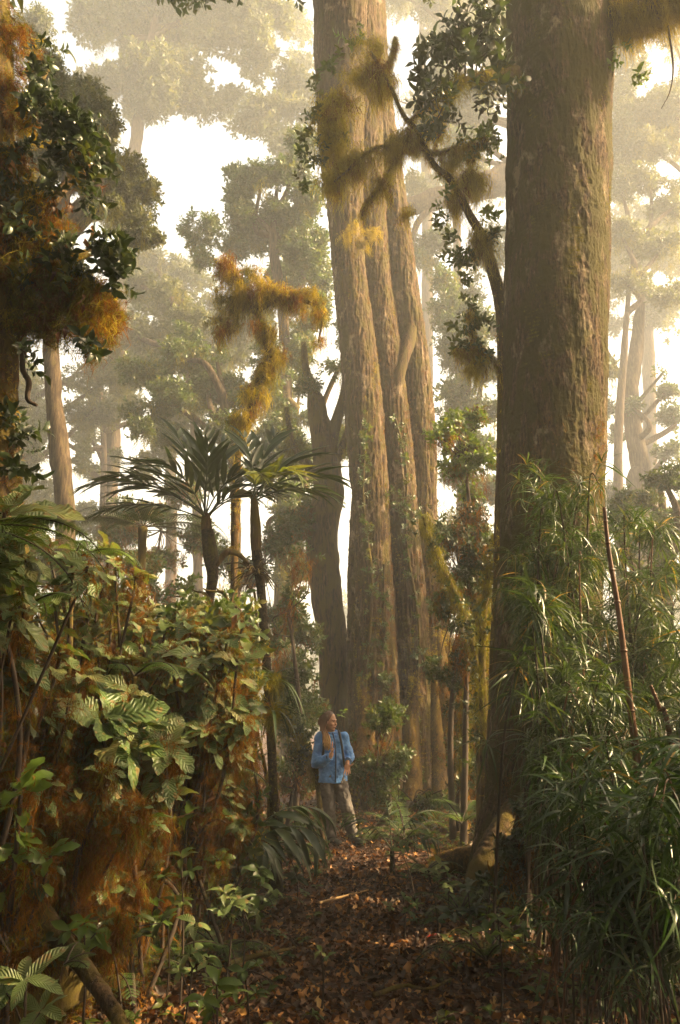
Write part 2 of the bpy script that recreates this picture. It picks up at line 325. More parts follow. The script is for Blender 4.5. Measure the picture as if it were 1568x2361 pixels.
# ------------------------------------------------------------------ ground
def build_ground():
    u = np.linspace(-1, 1, 340); s_ = np.sinh(u * 4.6) / np.sinh(4.6) * 148
    X, Y = np.meshgrid(s_, s_ + 7, indexing='ij'); Y = np.clip(Y, -148, 148)
    Z = gz(X, Y) + np.where(np.hypot(X, Y - 7) < 18, .03 * (fbm(np.stack([X * 7, Y * 7, 0 * X], -1), 3) - .5), 0)
    n = len(u); i, j = np.meshgrid(np.arange(n - 1), np.arange(n - 1), indexing='ij')
    Q = np.stack([i * n + j, (i + 1) * n + j, (i + 1) * n + j + 1, i * n + j + 1], -1).reshape(-1, 4)
    m, t, b = newmat('leaf_litter_soil'); tc = nd(t, 'ShaderNodeTexCoord')
    vo = nd(t, 'ShaderNodeTexVoronoi'); vo.inputs['Scale'].default_value = 22; t.links.new(tc.outputs['Object'], vo.inputs['Vector'])
    no = nd(t, 'ShaderNodeTexNoise'); no.inputs['Scale'].default_value = 30; no.inputs['Detail'].default_value = 8; t.links.new(tc.outputs['Object'], no.inputs['Vector'])
    c = ramp(t, [(.25, (.03, .014, .007)), (.55, (.075, .03, .013)), (.8, (.13, .055, .02))], no.outputs[0])
    t.links.new(c.outputs[0], b.inputs['Base Color']); b.inputs['Roughness'].default_value = .9
    bp = nd(t, 'ShaderNodeBump'); bp.inputs['Strength'].default_value = .8; bp.inputs['Distance'].default_value = .04; t.links.new(vo.outputs['Distance'], bp.inputs['Height']); t.links.new(bp.outputs[0], b.inputs['Normal'])
    mb = MB(); mb.add(np.stack([X, Y, Z], -1).reshape(-1, 3), Q); o = mb.build('forest_floor', m); o['kind'] = 'structure'; return o
build_ground()
def ground_pts(n, x0, x1, y0, y1, g=rng, lift=0.):
    x = g.uniform(x0, x1, n); y = g.uniform(y0, y1, n); return np.stack([x, y, gz(x, y) + lift], -1)
def litter():
    g = np.random.default_rng(21); mb = MB()
    for n, a in ((34000, (-3.6, 3.6, 2.6, 9)), (15000, (-3, 3.2, 9, 15)), (7000, (-7, 7, 13, 26))):
        p = ground_pts(n, *a, g); d = rdir(n, g); d[:, 2] *= .35; d = nrm(d)
        k = g.integers(0, 3, n); sz = g.uniform(.03, .085, n) * np.where(p[:, 1] > 13, 1.5, 1); M_ = frames(d, np.array([0, 0, 1.]), g.normal(0, .7, n)) * sz[:, None, None]
        p[:, 2] += .012 + g.uniform(0, .022, n)
        for i, l in enumerate((leaf(4, .5, .25, -.35, wave=.5), leaf(4, .42, -.2, .4, wave=.4), leaf(4, .6, .3, .3, wave=-.6))):
            q = k == i; mb.inst(l, M_[q], p[q], g.uniform(0, 1, q.sum()) ** 1.3 * .98)
    o = mb.build('fallen_leaves', M['leaf_dead']); o['kind'] = 'stuff'; o['label'] = 'orange brown dead leaves covering the forest floor'
    mb = MB(); p = ground_pts(3200, -3.4, 3.4, 3.2, 15, g)                   # small green herbs on the floor
    keep = (np.abs(p[:, 0] - .1 - .02 * p[:, 1]) > g.uniform(.25, 1.5, len(p))); p = p[keep]
    scatter(mb, SEED, p + [0, 0, .05], nrm(rdir(len(p), g) * .4 + [0, 0, 1]), .10, g)
    o = mb.build('ground_herbs', M['leaf_mid']); o['kind'] = 'stuff'; o['label'] = 'small green herbs scattered over the leaf litter'
    mb = MB()
    for k in range(420):
        p = ground_pts(1, -2.8, 2.8, 3., 13, g)[0]; a = g.uniform(0, 2 * pi); L = g.uniform(.08, .4); d = np.array([math.cos(a), math.sin(a), g.uniform(-.05, .1)]) * L
        tube(mb, [p + [0, 0, .025], p + d * .5 + g.normal(0, .02, 3) + [0, 0, .03], p + d + [0, 0, .02]], [.006, .005, .003], 5, 5)
    o = mb.build('ground_twigs', M['twig']); o['kind'] = 'stuff'; o['label'] = 'thin brown twigs lying in the leaf litter'
litter()
# ------------------------------------------------------------------ the giant tree in the middle
def pxpath(l, d): return [P(a, b, (c[0] if c else d)) for a, b, *c in l]
def pxrad(l, ys, d): return [r * S(y, d) for r, y in zip(l, ys)]
def giant():
    base = P(890, 1800, 15.3); base[2] = gz(base[0], base[1])
    t = thing('giant_tree', 'giant brown tree, its tall trunk fused from ribbed stems, behind the person in blue', 'tree', base)
    mb = MB(); D = 15.2
    lobes = [
      ([(868, 1870), (866, 1600), (862, 1400), (857, 1200), (843, 1000), (826, 800), (806, 640), (796, 480), (785, 250), (790, 0), (800, -300), (815, -700)], [58, 50, 43, 38, 40, 38, 34, 38, 52, 55, 60, 50], 15.0),
      ([(965, 1870), (958, 1600), (950, 1400), (930, 1200), (915, 1000), (890, 800), (868, 640), (850, 480), (830, 250), (828, 0), (835, -300), (845, -700)], [46, 34, 31, 30, 30, 28, 28, 36, 50, 50, 55, 45], 15.45),
      ([(1000, 1870), (1000, 1600), (990, 1400), (976, 1200), (968, 1000), (950, 800), (925, 640), (902, 480), (862, 250), (842, 0), (842, -300), (850, -700)], [56, 44, 34, 30, 32, 31, 32, 34, 42, 42, 50, 40], 15.8),
      ([(915, 1870), (905, 1500), (895, 1200), (880, 900), (855, 600), (825, 350), (805, 100), (810, -300), (820, -700)], [80, 72, 64, 61, 62, 70, 78, 80, 70], 16.05),
      ([(836, 1870), (832, 1650), (826, 1500), (823, 1350), (826, 1200), (830, 1050)], [34, 26, 22, 18, 14, 8], 15.1),
    ]
    for l, r, d in lobes:
        tube(mb, [P(a, b, d) for a, b in l], [k * S(b, d) for k, (a, b) in zip(r, l)], 150, 900, .05, 7., .06)
    trunk = mb.build('trunk', M['bark_giant'], t)
    mb = MB()   # low fork between the ribs
    tube(mb, [P(905, 980, 15.5), P(912, 900, 15.3), P(926, 840, 15.3), P(944, 780, 15.5), P(955, 700, 15.8)], [.16, .15, .13, .14, .14], 24, 40, .012, 9, .1); mb.build('limb', M['bark_giant'], t)
    for l, r in (([(960, 1560), (950, 1680), (955, 1780), (948, 1860)], [14, 13, 14, 18]), ([(1000, 1500), (1008, 1640), (1012, 1760), (1018, 1850)], [13, 12, 12, 16]),
                 ([(1012, 1450), (1030, 1600), (1046, 1740), (1058, 1880), (1066, 1960)], [12, 13, 12, 12, 14]), ([(1025, 1480), (1062, 1640), (1078, 1740), (1090, 1850)], [9, 9, 8, 9]),
                 ([(836, 1560), (842, 1680), (830, 1800)], [15, 17, 22]), ([(905, 1600), (898, 1720), (884, 1830)], [16, 17, 22])):
        mb = MB(); d0 = 14.7; p = [P(a, b, d0 - .35 * k - (2.6 * k / len(l) if l[-1][1] > 1900 else 0)) for k, (a, b) in enumerate(l)]
        tube(mb, p, [(1.25 if i_ else .25) * k * S(b, 14) for i_, (k, (a, b)) in enumerate(zip(r, l))], 20, 90, .014, 9, .15); ro = mb.build('aerial_root', M['bark_moss'], t)
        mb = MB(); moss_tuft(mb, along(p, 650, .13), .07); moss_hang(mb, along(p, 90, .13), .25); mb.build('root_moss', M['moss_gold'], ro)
    mb = MB(); g = np.random.default_rng(5)
    for a, b, ra in ((828, 525, 50), (800, 545, 22), (860, 540, 22), (835, 560, 30)): moss_mass(mb, P(a, b, 14.3), [ra * .008, .2, .1], 70, .45, g, .8)
    mb.build('moss_clump', M['moss_gold'], t)
    for mt, n, th_, hi in (('moss_green', 12000, .5, 300), ('moss_rust', 16000, .46, 190), ('moss_gold', 9000, .52, 190)):  # rust tufts put the lower trunk's orange light into colour
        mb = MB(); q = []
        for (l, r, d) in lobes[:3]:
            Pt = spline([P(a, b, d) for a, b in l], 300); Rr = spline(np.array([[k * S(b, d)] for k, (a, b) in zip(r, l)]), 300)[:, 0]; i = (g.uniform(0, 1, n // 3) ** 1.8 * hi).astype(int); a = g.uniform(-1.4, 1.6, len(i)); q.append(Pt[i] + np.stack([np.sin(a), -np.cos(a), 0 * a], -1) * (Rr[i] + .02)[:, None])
        q = np.concatenate(q); q = q[fbm(q * [4, 4, .9] + n, 3) > th_]; moss_tuft(mb, q, .06, g); moss_hang(mb, q[::9], .2, g); mb.build('moss_and_light_patch', M[mt], t)
    for l, d in (([(850, 1840), (842, 1600), (858, 1350), (838, 1150), (846, 950)], 14.58), ([(975, 1850), (958, 1650), (966, 1450), (938, 1250), (936, 1080), (912, 960)], 15.1), ([(905, 1830), (890, 1640), (884, 1480), (886, 1300)], 14.65)):
        p = [P(a, b, d) for a, b in l]; mb = MB(); tube(mb, p, np.linspace(.035, .014, len(p)), 8, 120, .006, 14, .4); vi = mb.build('vine', M['bark_dark'], t)
        mb = MB(); q = along(p, 80, .12, g) - [0, .06, 0]; scatter(mb, NEAR, q, nrm(rdir(80, g) + [0, -.7, 0]), .085, g); mb.build('vine_leaves', M['leaf_mid'], vi)
    for a, b, n, d in ((905, 1150, 9, 14.9), (930, 1165, 9, 15), (960, 1195, 7, 15.2), (868, 1370, 5, 14.6), (1000, 1230, 7, 15.4), (860, 1000, 4, 14.6), (990, 1400, 6, 15.4), (960, 1500, 6, 15.1)):
        mb = MB(); scatter(mb, NEAR, P(a, b, d) + inball(n, g) * .2, nrm(rdir(n, g) + [0, -.6, .2]), .11, g); mb.build('epiphyte_leaves', M['leaf_mid'], t)
    mb = MB(); cr = []
    for k in range(9):
        a = k * .7; c = P(815, -640, 15.4) + np.array([math.cos(a) * 3.2, math.sin(a) * 3.2, g.uniform(-1, 1.4)]); cr.append((c, np.array([1.7, 1.7, 1.0]), 300))
    crown(mb, FAR, cr, .2, g); mb.build('crown', M['leaf_far'], t)
giant()
# ------------------------------------------------------------------ the big mossy trunk on the right
def right_giant():
    base = P(1245, 2010, 8.2); base[2] = gz(base[0], base[1]); D = 8.2
    t = thing('mossy_giant_tree', 'massive dark mossy trunk standing behind the bamboo, its edge catching warm light', 'tree', base)
    mb = MB(); l = [(1232, 2090), (1240, 1950), (1252, 1800), (1262, 1500), (1272, 1200), (1277, 1000), (1280, 700), (1287, 400), (1291, 0), (1295, -300), (1300, -700)]
    r = [165, 140, 122, 117, 112, 112, 115, 114, 118, 125, 120]
    p = [P(a, b, D) for a, b in l]; rad = [k * S(b, D) for k, (a, b) in zip(r, l)]
    tube(mb, p, rad, 300, 1400, .02, 13, .05, elong=.22); mb.build('trunk', M['bark_right'], t)
    g = np.random.default_rng(11)
    for l_ in ([(1180, 1850, 7.8), (1150, 1950, 7.6), (1110, 2010, 7.4), (1060, 2045, 7.3)], [(1230, 1900, 7.6), (1215, 2000, 7.3), (1190, 2080, 6.9)], [(1290, 1900, 7.6), (1300, 2010, 7.2), (1330, 2090, 6.8)]):
        mb = MB(); q = [P(*w_) for w_ in l_]; q[-1][2] = gz(q[-1][0], q[-1][1]) - .04; tube(mb, q, [.05, .14, .10, .05][:len(q)], 24, 80, .02, 9, .15); mb.build('buttress_root', M['bark_dark'], t)
    Pt = spline(p, 400); Rr = spline(np.array(rad)[:, None], 400)[:, 0]
    def on(n, a0, a1, i0, i1, off=.0):
        i = g.integers(i0, i1, n); a = g.uniform(a0, a1, n); q = Pt[i] + np.stack([np.sin(a), -np.cos(a), 0 * a], -1) * (Rr[i] + off)[:, None]
        return q
    mb = MB(); q = on(30000, -.9, 1.6, 20, 360, .004); q = q[fbm(q * [5, 5, 2.2] + 9, 3) > .52]; moss_tuft(mb, q, .036, g); mb.build('moss', M['moss_green'], t)
    mb = MB(); q = on(3000, -1.2, 1.2, 10, 200, .005); q = q[fbm(q * [3, 3, 1.2] + 2, 3) > .57]; moss_tuft(mb, q, .06, g); moss_hang(mb, q[::5], .18, g); mb.build('rust_moss', M['moss_rust'], t)
    # limb at the top right, heavy with golden moss
    mb = MB(); lp = [P(1360, -40, 8.1), P(1430, 20, 7.9), P(1500, 20, 7.7), P(1600, -30, 7.5), P(1700, -60, 7.4)]
    tube(mb, lp, [.3, .22, .16, .13, .1], 24, 60, .03, 8, .25); li = mb.build('limb', M['bark_moss'], t)
    mb = MB(); [moss_mass(mb, c_, [.28, .25, .16], 240, 1.0, g, .6) for c_ in spline(lp, 12)[3:]]; mb.build('hanging_moss', M['moss_gold'], li)
    mb = MB()
    for a, b in ((1405, 140), (1420, 100), (1470, 180)): scatter(mb, NEAR, P(a, b, 7.7) + rdir(3, g) * .08, nrm(rdir(3, g) + [.4, 0, -.3]), .12, g)
    mb.build('foliage', M['leaf_bright'], li)
    mb = MB(); tube(mb, [P(1540, 60, 7.6), P(1552, 150, 7.5), P(1545, 210, 7.5), P(1525, 250, 7.5)], [.014, .012, .008, .005], 6, 20); mb.build('twig', M['twig'], li)
    # leafy limb on the left near the top
    mb = MB(); lp = [P(1190, 170, 7.8), P(1130, 175, 7.6), P(1060, 190, 7.5), P(1010, 215, 7.4)]
    tube(mb, lp, [.09, .06, .04, .02], 12, 40, .01, 9, .3); li = mb.build('limb', M['bark_dark'], t)
    mb = MB(); bl = [(1130, 40, 40, 40, 16), (1150, 110, 40, 50, 18), (1090, 90, 40, 40, 14), (1040, 90, 50, 35, 16), (1000, 150, 35, 45, 14), (1060, 150, 50, 35, 14), (1010, 215, 50, 35, 16), (1030, 260, 45, 35, 12), (1000, 290, 30, 22, 6), (1140, 200, 40, 40, 10), (1060, 55, 25, 30, 8)]
    for a, b, ra, rb, n in bl:
        q = P(a, b, 7.5) + inball(n, g) * [ra * S(b, 7.5), .3, rb * S(b, 7.5)]; scatter(mb, NEAR, q, nrm(rdir(n, g) + [-.5, -.2, .1]), .15, g)
        q = MB(); tube(q, [P(a, b, 7.5), (P(a, b, 7.5) + P(1060, 180, 7.55)) / 2 + [0, 0, .05], P(1060 + (a - 1060) * .4, 185, 7.55)], [.006, .010, .014], 6, 12, cap=False); twl.append(q)
    mb.build('foliage', M['leaf_dark'], li)
    mb = MB()
    for q in twl: mb.add(np.concatenate(q.V), np.concatenate(q.Q))
    mb.build('twig', M['twig'], li)
    mb = MB(); moss_hang(mb, along(lp, 120, .08, g), .42, g); moss_tuft(mb, along(lp, 160, .1, g), .09, g); mb.build('hanging_moss', M['moss_green'], li)
    mb = MB(); cr = []
    for k in range(44):  # unseen crown stretched wide over the path to shade everything below
        c = np.array([g.uniform(-4, 7), g.uniform(3, 14), 0]); c[2] = max(13.5, 3.2 + c[1] * 1.17) + g.uniform(0, 2.5); cr.append((c, np.array([1.9, 1.9, .9]), 330))
    crown(mb, FAR, cr, .2, g); mb.build('crown', M['leaf_mid'], t)
twl = []
right_giant()
# ------------------------------------------------------------------ arching mossy tree in front of the giant (leaning from the big trunk's foot)
def arch_tree():
    D = 8.9; base = P(1128, 2010, D); base[2] = gz(base[0], base[1]); g = np.random.default_rng(31)
    t = thing('arching_tree', 'slender tree whose arching limb carries golden hanging moss across the giant trunk', 'tree', base)
    stem = [base, P(1138, 1700, D), P(1150, 1300, D), P(1158, 1000, D), P(1158, 800, D), P(1152, 690, D - .1), P(1135, 620, D - .3), P(1110, 540, D - .5)]
    mb = MB(); tube(mb, stem, [.08, .07, .065, .06, .065, .07, .065, .055], 16, 120, .01, 9, .25); mb.build('trunk', M['bark_dark'], t)
    d = D - .5
    limbs = [([(1110, 540), (1085, 500), (1060, 450), (1035, 410), (1005, 385), (985, 350), (960, 300), (930, 265), (905, 210), (885, 170), (855, 120)], .05, .016),
             ([(1000, 380), (975, 345), (945, 330), (905, 335), (860, 345), (810, 385), (770, 420)], .03, .009), ([(985, 352), (1010, 352), (1040, 345), (1080, 340), (1120, 320)], .016, .007),
             ([(930, 350), (900, 390), (870, 440), (845, 470), (835, 500)], .012, .005), ([(885, 170), (905, 130), (912, 90)], .010, .004), ([(940, 285), (990, 240), (1030, 265)], .010, .004), ([(1158, 860), (1130, 820), (1095, 790), (1080, 720)], .02, .006), ([(1115, 805), (1080, 815), (1050, 810)], .010, .004)]
    lo = []
    for pl, r0, r1 in limbs:
        p = [P(a, b, d - .02 * k) for k, (a, b) in enumerate(pl)]; mb = MB(); n = len(p)
        tube(mb, p, np.linspace(r0, r1, n), 12, 14 * n, .006, 12, .35); lo.append((mb.build('limb', M['bark_dark'], t), p))
    mos = [(1100, 850, 24, 14, .4, 40), (860, 105, 45, 20, .4, 30), (830, 170, 40, 30, .6, 40), (880, 200, 30, 50, .55, 45), (775, 240, 45, 30, .6, 60), (760, 320, 40, 60, .6, 70), (810, 380, 50, 25, .55, 70), (770, 420, 35, 25, .5, 45), (905, 345, 50, 15, .45, 60), (950, 330, 35, 15, .5, 45), (1000, 310, 22, 35, .45, 34), (1040, 370, 25, 20, .42, 34), (1080, 420, 30, 28, .55, 48), (1050, 460, 22, 22, .5, 34), (1105, 560, 22, 30, .55, 44), (940, 500, 20, 12, .3, 18), (1085, 360, 30, 15, .4, 26), (880, 430, 30, 14, .4, 26)]
    for j, mat in ((0, 'moss_lit'), (1, 'moss_rust'), (2, 'moss_gold')):
        mb = MB()
        for k, (a, b, ra, rb, L, n) in enumerate(mos):
            n = int(n * 1.5 * (1.2 if j == 0 else .25 if j == 1 else .6)); s_ = S(b, d); moss_mass(mb, P(a, b - rb * .35, d), [ra * s_ * 1.1, .22, rb * s_ * .8], n, L * 1.5, g, .15)
        for o, p in lo: moss_tuft(mb, along(p, 130, .04, g), .05, g); moss_hang(mb, along(p, 26, .03, g), .3, g)
        moss_tuft(mb, along(stem, 300, .09, g), .07, g)
        mb.build('hanging_moss', M[mat], t)
    mb = MB(); ml = MB()
    lv = [(1085, 700, 26, 20, 6), (1105, 740, 28, 22, 7), (1070, 765, 28, 20, 6), (1090, 805, 34, 18, 7), (1050, 805, 24, 14, 4), (1110, 830, 26, 20, 6), (730, 200, 22, 25, 7), (715, 270, 25, 22, 8), (700, 330, 25, 15, 5), (715, 380, 28, 22, 9), (700, 420, 18, 12, 4), (740, 350, 20, 20, 5), (815, 95, 22, 18, 5), (770, 150, 25, 25, 6), (840, 80, 12, 10, 2), (790, 330, 20, 20, 4), (1090, 345, 40, 30, 16), (1130, 300, 25, 30, 10), (1070, 330, 30, 25, 8), (1140, 350, 20, 30, 8), (1020, 470, 12, 10, 3), (1020, 520, 25, 18, 6), (1035, 560, 15, 15, 4), (1060, 600, 22, 25, 10), (1100, 590, 20, 20, 6), (1135, 500, 20, 22, 6), (1080, 640, 18, 14, 4), (1130, 560, 25, 30, 8), (1030, 410, 10, 10, 2)]
    for a, b, ra, rb, n in lv:
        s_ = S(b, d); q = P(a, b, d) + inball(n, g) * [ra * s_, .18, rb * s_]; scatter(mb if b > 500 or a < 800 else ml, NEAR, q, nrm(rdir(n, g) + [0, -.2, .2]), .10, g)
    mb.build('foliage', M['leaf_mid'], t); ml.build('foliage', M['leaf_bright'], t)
arch_tree()
# ------------------------------------------------------------------ the near tree at the left edge
def left_tree():
    D = 4.6; base = P(60, 2330, D); base[2] = gz(base[0], base[1]); g = np.random.default_rng(41)
    t = thing('moss_draped_tree', 'near tree at the left edge wrapped in rusty hanging moss and dark glossy leaves', 'tree', base)
    l = [(80, 2330), (45, 2100), (10, 1800), (-5, 1500), (-22, 1200), (-28, 1000), (-35, 700), (-45, 300), (-60, -100), (-80, -600)]; r = [130, 105, 85, 76, 70, 66, 66, 70, 70, 66]
    p = [P(a, b, D) for a, b in l]; mb = MB(); tube(mb, p, [k * S(b, D) for k, (a, b) in zip(r, l)], 60, 220, .014, 9, .12); mb.build('trunk', M['bark_dark'], t)
    mb = MB(); q = [P(60, 2060, 4.5), P(140, 2170, 4.25), P(170, 2200, 4.1), P(215, 2260, 3.95), P(262, 2330, 3.85), P(300, 2400, 3.7)]; tube(mb, q, [.06, .05, .042, .034, .028, .02], 16, 60, .008, 10, .2); moss_tuft(mb, along(q, 260, .05), .035); mb.build('root', M['bark_dark'], t)
    limbs = [[(-40, 520), (40, 500), (110, 470), (180, 400), (230, 370)], [(-30, 800), (50, 730), (120, 700), (190, 680), (250, 720)], [(-40, 330), (20, 270), (70, 220), (110, 160)], [(-30, 640), (60, 620), (150, 600), (230, 575), (280, 560)], [(-40, 120), (20, 80), (60, 60)]]
    for pl in limbs:
        lp = [P(a, b, D + .1 * k) for k, (a, b) in enumerate(pl)]; mb = MB(); tube(mb, lp, np.linspace(.06, .012, len(lp)), 12, 50, .008, 10, .3); mb.build('limb', M['bark_dark'], t)
    mb = MB(); lp = [P(55, 790, 4.5), P(52, 850, 4.45), P(66, 880, 4.45), (P(64, 920, 4.45)), P(85, 935, 4.45)]; tube(mb, lp, [.02, .016, .017, .014, .008], 8, 40, .004, 20, .3); mb.build('twig', M['twig'], t)
    mos = [(30, 110, 50, 60, .35, 90), (20, 240, 50, 60, .4, 100), (60, 300, 40, 40, .3, 40), (40, 420, 60, 50, .45, 120), (90, 520, 45, 50, .5, 120), (50, 560, 60, 60, .5, 120), (30, 680, 60, 50, .5, 150), (110, 660, 60, 40, .5, 130), (170, 690, 50, 35, .5, 150), (215, 700, 40, 35, .55, 150), (235, 730, 25, 25, .5, 90), (130, 760, 70, 35, .32, 110), (60, 760, 60, 40, .35, 110), (200, 790, 50, 30, .3, 80), (180, 400, 30, 25, .25, 30), (130, 610, 50, 30, .5, 70)]
    for mat, f in (('moss_rust', .65), ('moss_gold', .22), ('moss_green', .7)):
        mb = MB()
        for a, b, ra, rb, L, n in mos:
            n = int(n * f * 1.2); s_ = S(b, D); moss_mass(mb, P(a, b - 10, D), [ra * s_ * 1.1, .22, rb * s_ * .9], n, L * .85, g, 1.6)
        i = g.integers(0, 200, int(2600 * f)); Pt = spline(p, 200)[i]; a = g.uniform(-1, 1.8, len(i)); rr = spline(np.array([k * S(b, D) for k, (_, b) in zip(r, l)])[:, None], 200)[i, 0]
        moss_tuft(mb, Pt + np.stack([np.sin(a), -np.cos(a), 0 * a], -1) * rr[:, None], .06, g)
        mb.build('hanging_moss', M[mat], t)
    mb = MB()
    lv = [(110, 130, 22, 16, 4), (95, 180, 25, 25, 7), (100, 225, 30, 25, 9), (150, 265, 25, 22, 7), (180, 300, 30, 25, 8), (215, 310, 20, 22, 6), (200, 340, 30, 30, 9), (225, 370, 22, 20, 6), (190, 400, 30, 25, 8), (205, 440, 22, 16, 4), (120, 290, 30, 30, 9), (80, 260, 25, 30, 7), (120, 350, 30, 30, 7), (40, 350, 30, 40, 7), (20, 430, 25, 30, 5), (110, 430, 30, 25, 5), (80, 480, 25, 30, 4), (225, 555, 16, 10, 2), (255, 570, 20, 12, 4), (280, 575, 16, 10, 3), (262, 610, 20, 16, 4), (215, 585, 20, 14, 3), (265, 650, 20, 16, 4), (150, 590, 30, 25, 6), (120, 560, 25, 30, 5), (180, 620, 30, 20, 6), (60, 640, 40, 40, 5), (30, 540, 30, 40, 5), (170, 660, 25, 20, 4), (190, 800, 25, 30, 4), (60, 830, 30, 20, 3), (30, 960, 20, 30, 5), (45, 1010, 20, 30, 5), (40, 1090, 20, 25, 4)]
    for a, b, ra, rb, n in lv:
        n = int(n * 1.5); s_ = S(b, D); q = P(a, b, D - .16) + inball(n, g) * [ra * s_, .16, rb * s_]; scatter(mb, NEAR, q, nrm(rdir(n, g) + [.4, -.2, .1]), .088, g)
    mb.build('foliage', M['leaf_dark'], t)
    mb = MB(); q = np.array([P(g.uniform(20, 240), g.uniform(330, 780), 4.35) for _ in range(16)]); d_ = rdir(16, g) * .5 + [0, -.3, -1]
    for k in range(16): mb = MB(); mb.inst(leaf(8, .4, .35, .8, wave=.9), frames(nrm(d_[k:k + 1]), np.array([0.3, -1., 0]), g.normal(0, .6, 1)) * g.uniform(.05, .08), q[k:k + 1], g.uniform(.3, 1, 1)); mb.build('dead_leaf', M['leaf_dead'], t)
    mb = MB(); cr = []
    for k in range(7):  # unseen crown set back toward the viewpoint for overhead shade
        a = k * .9; cr.append((np.array([base[0] - 2.2, base[1] - 2.5, 10.]) + np.array([math.cos(a) * 1.8, math.sin(a) * 1.8, g.uniform(-.8, 1.)]), np.array([1.2, 1.2, .7]), 240))
    crown(mb, FAR, cr, .15, g); mb.build('crown', M['leaf_mid'], t)
left_tree()
# ------------------------------------------------------------------ trees standing in the mist
def misty_tree(seed, label, d, trunk, rad, blobs, lf=.17, mat='leaf_far', K=7., bark='bark_far', moss=0, tpl=FAR, gap=.42, limbs=(), nlimb=6, gf=None, Fo=None):
    F = Fo or (1.0 if d < 16.6 else 1.0 + .42 * min(1, (d - 15) / 5)); rad = list(rad); rad[-1] *= .3; d *= F; lf *= F
    g = np.random.default_rng(seed); pts = [P(a, b, d) for a, b in trunk]; base = pts[0].copy(); base[2] = gz(base[0], base[1]); pts[0] = base - [0, 0, .1]
    t = thing('misty_tree', label, 'tree', base)
    mb = MB(); tube(mb, pts, [r * S(b, d) for r, (a, b) in zip(rad, trunk)], 20, 110, .02, 6, .2); mb.build('trunk', M[bark], t)
    Pt = spline(pts, 40); mh = MB()
    for pl, r0, r1 in limbs:
        p = [P(a, b, d + (c[0] if c else 0)) for a, b, *c in pl]; mb = MB(); tube(mb, p, np.linspace(r0, r1, len(p)) * F, 14, 50, .012, 6, .3); mb.build('limb', M[bark], t)
        if moss: moss_hang(mh, along(p, 60, .1, g), .5, g, 1.5)
    bl = []; moss = moss and moss / F ** 2
    for k, (a, b, ra, rb, *o) in enumerate(blobs):
        dd = d + (o[0] if o else g.uniform(-1, 1)); s_ = S(b, dd); c = P(a, b, dd); r = np.array([ra * s_, (ra + rb) * .42 * s_, rb * s_]); n = int(1.7 * K * r[0] * r[2] / lf ** 2) + 8; bl.append((c, r, n))
        if k < nlimb:
            q = Pt[np.argmin(((Pt - c + np.array([0, 0, 1.5])) ** 2).sum(1))]; mb = MB(); mid = (q + c) / 2 + g.normal(0, .25 * F, 3); tube(mb, [q, mid, c, c + (c - mid) * .3], [.10 * F, .075 * F, .04 * F, .012 * F], 8, 26, .008, 6, .3); mb.build('limb', M[bark], t)
        if moss:
            m_ = int(moss * r[0] * r[2] * 26) + 6; moss_hang(mh, c + inball(m_, g) * r * [.9, .9, .8], .75 * F, g, 1.6 * F)
    mb = MB(); crown(mb, tpl, bl, lf, g, gap, gf or (1.1 / (lf * 6)), .35, 6); mb.build('foliage', M[mat], t)
    if moss: mh.build('hanging_moss', M['moss_green'], t)
misty_tree(101, 'canopy tree high at the upper left, dim in bright mist with specks of sky', 25, [(250, 1500), (262, 1000), (285, 600), (330, 200), (380, -60)], [16, 15, 14, 12, 8],
  [(300, 70, 90, 90), (390, 50, 100, 90), (480, 40, 100, 80), (560, 50, 80, 80), (330, 190, 80, 70), (400, 180, 70, 70), (610, 120, 40, 60), (440, 230, 60, 40), (520, 235, 50, 28), (640, 40, 30, 50), (340, 250, 70, 40), (480, -60, 160, 70), (330, -50, 120, 70), (640, 255, 60, 40), (590, 290, 40, 25), (230, 60, 40, 90), (250, 190, 50, 60), (680, 200, 40, 50), (660, 330, 50, 40)], .23, moss=1.2, K=9, gap=.40, gf=1.3)
misty_tree(102, 'slim pale trunked tree on the left with grey crown behind the draped moss', 14, [(168, 1560), (150, 1200), (136, 1040), (122, 880), (118, 700), (150, 450), (170, 250)], [22, 21, 20, 17, 15, 12, 7],
  [(120, 230, 60, 80), (150, 330, 80, 90), (230, 330, 70, 90), (270, 410, 60, 70), (300, 470, 60, 60), (180, 430, 60, 50), (330, 530, 40, 40), (90, 130, 40, 60), (250, 480, 60, 40), (60, 300, 60, 100), (340, 430, 25, 40), (200, 230, 30, 50)], .11, K=8, moss=.5)
misty_tree(103, 'leafy green tree in the mist left of the giant trunk, crown reaching the white gap', 18, [(640, 1560), (650, 1200), (660, 900), (650, 700), (630, 560), (640, 420)], [13, 12, 12, 11, 9, 5],
  [(600, 440, 65, 55), (560, 480, 40, 50), (670, 410, 50, 60), (690, 335, 35, 40), (640, 500, 70, 50), (690, 560, 50, 70), (600, 560, 70, 50), (455, 530, 46, 58), (460, 590, 30, 30), (640, 640, 60, 50), (740, 620, 35, 60), (735, 710, 30, 70), (550, 410, 20, 30), (710, 460, 30, 60), (540, 560, 30, 40)], .13, 'leaf_mid', K=8, moss=.3, gap=.38)
misty_tree(104, 'pale yellow green tree fading into mist beyond the golden moss', 27, [(400, 1500), (395, 1200), (390, 950), (385, 760), (390, 660)], [13, 12, 12, 10, 6],
  [(390, 640, 90, 45), (330, 700, 70, 50), (420, 720, 80, 60), (480, 790, 70, 70), (360, 800, 80, 60), (310, 620, 40, 40), (330, 590, 50, 30), (300, 770, 40, 60), (540, 740, 60, 70), (450, 860, 80, 50), (600, 780, 60, 80)], .18, K=7, moss=.5)
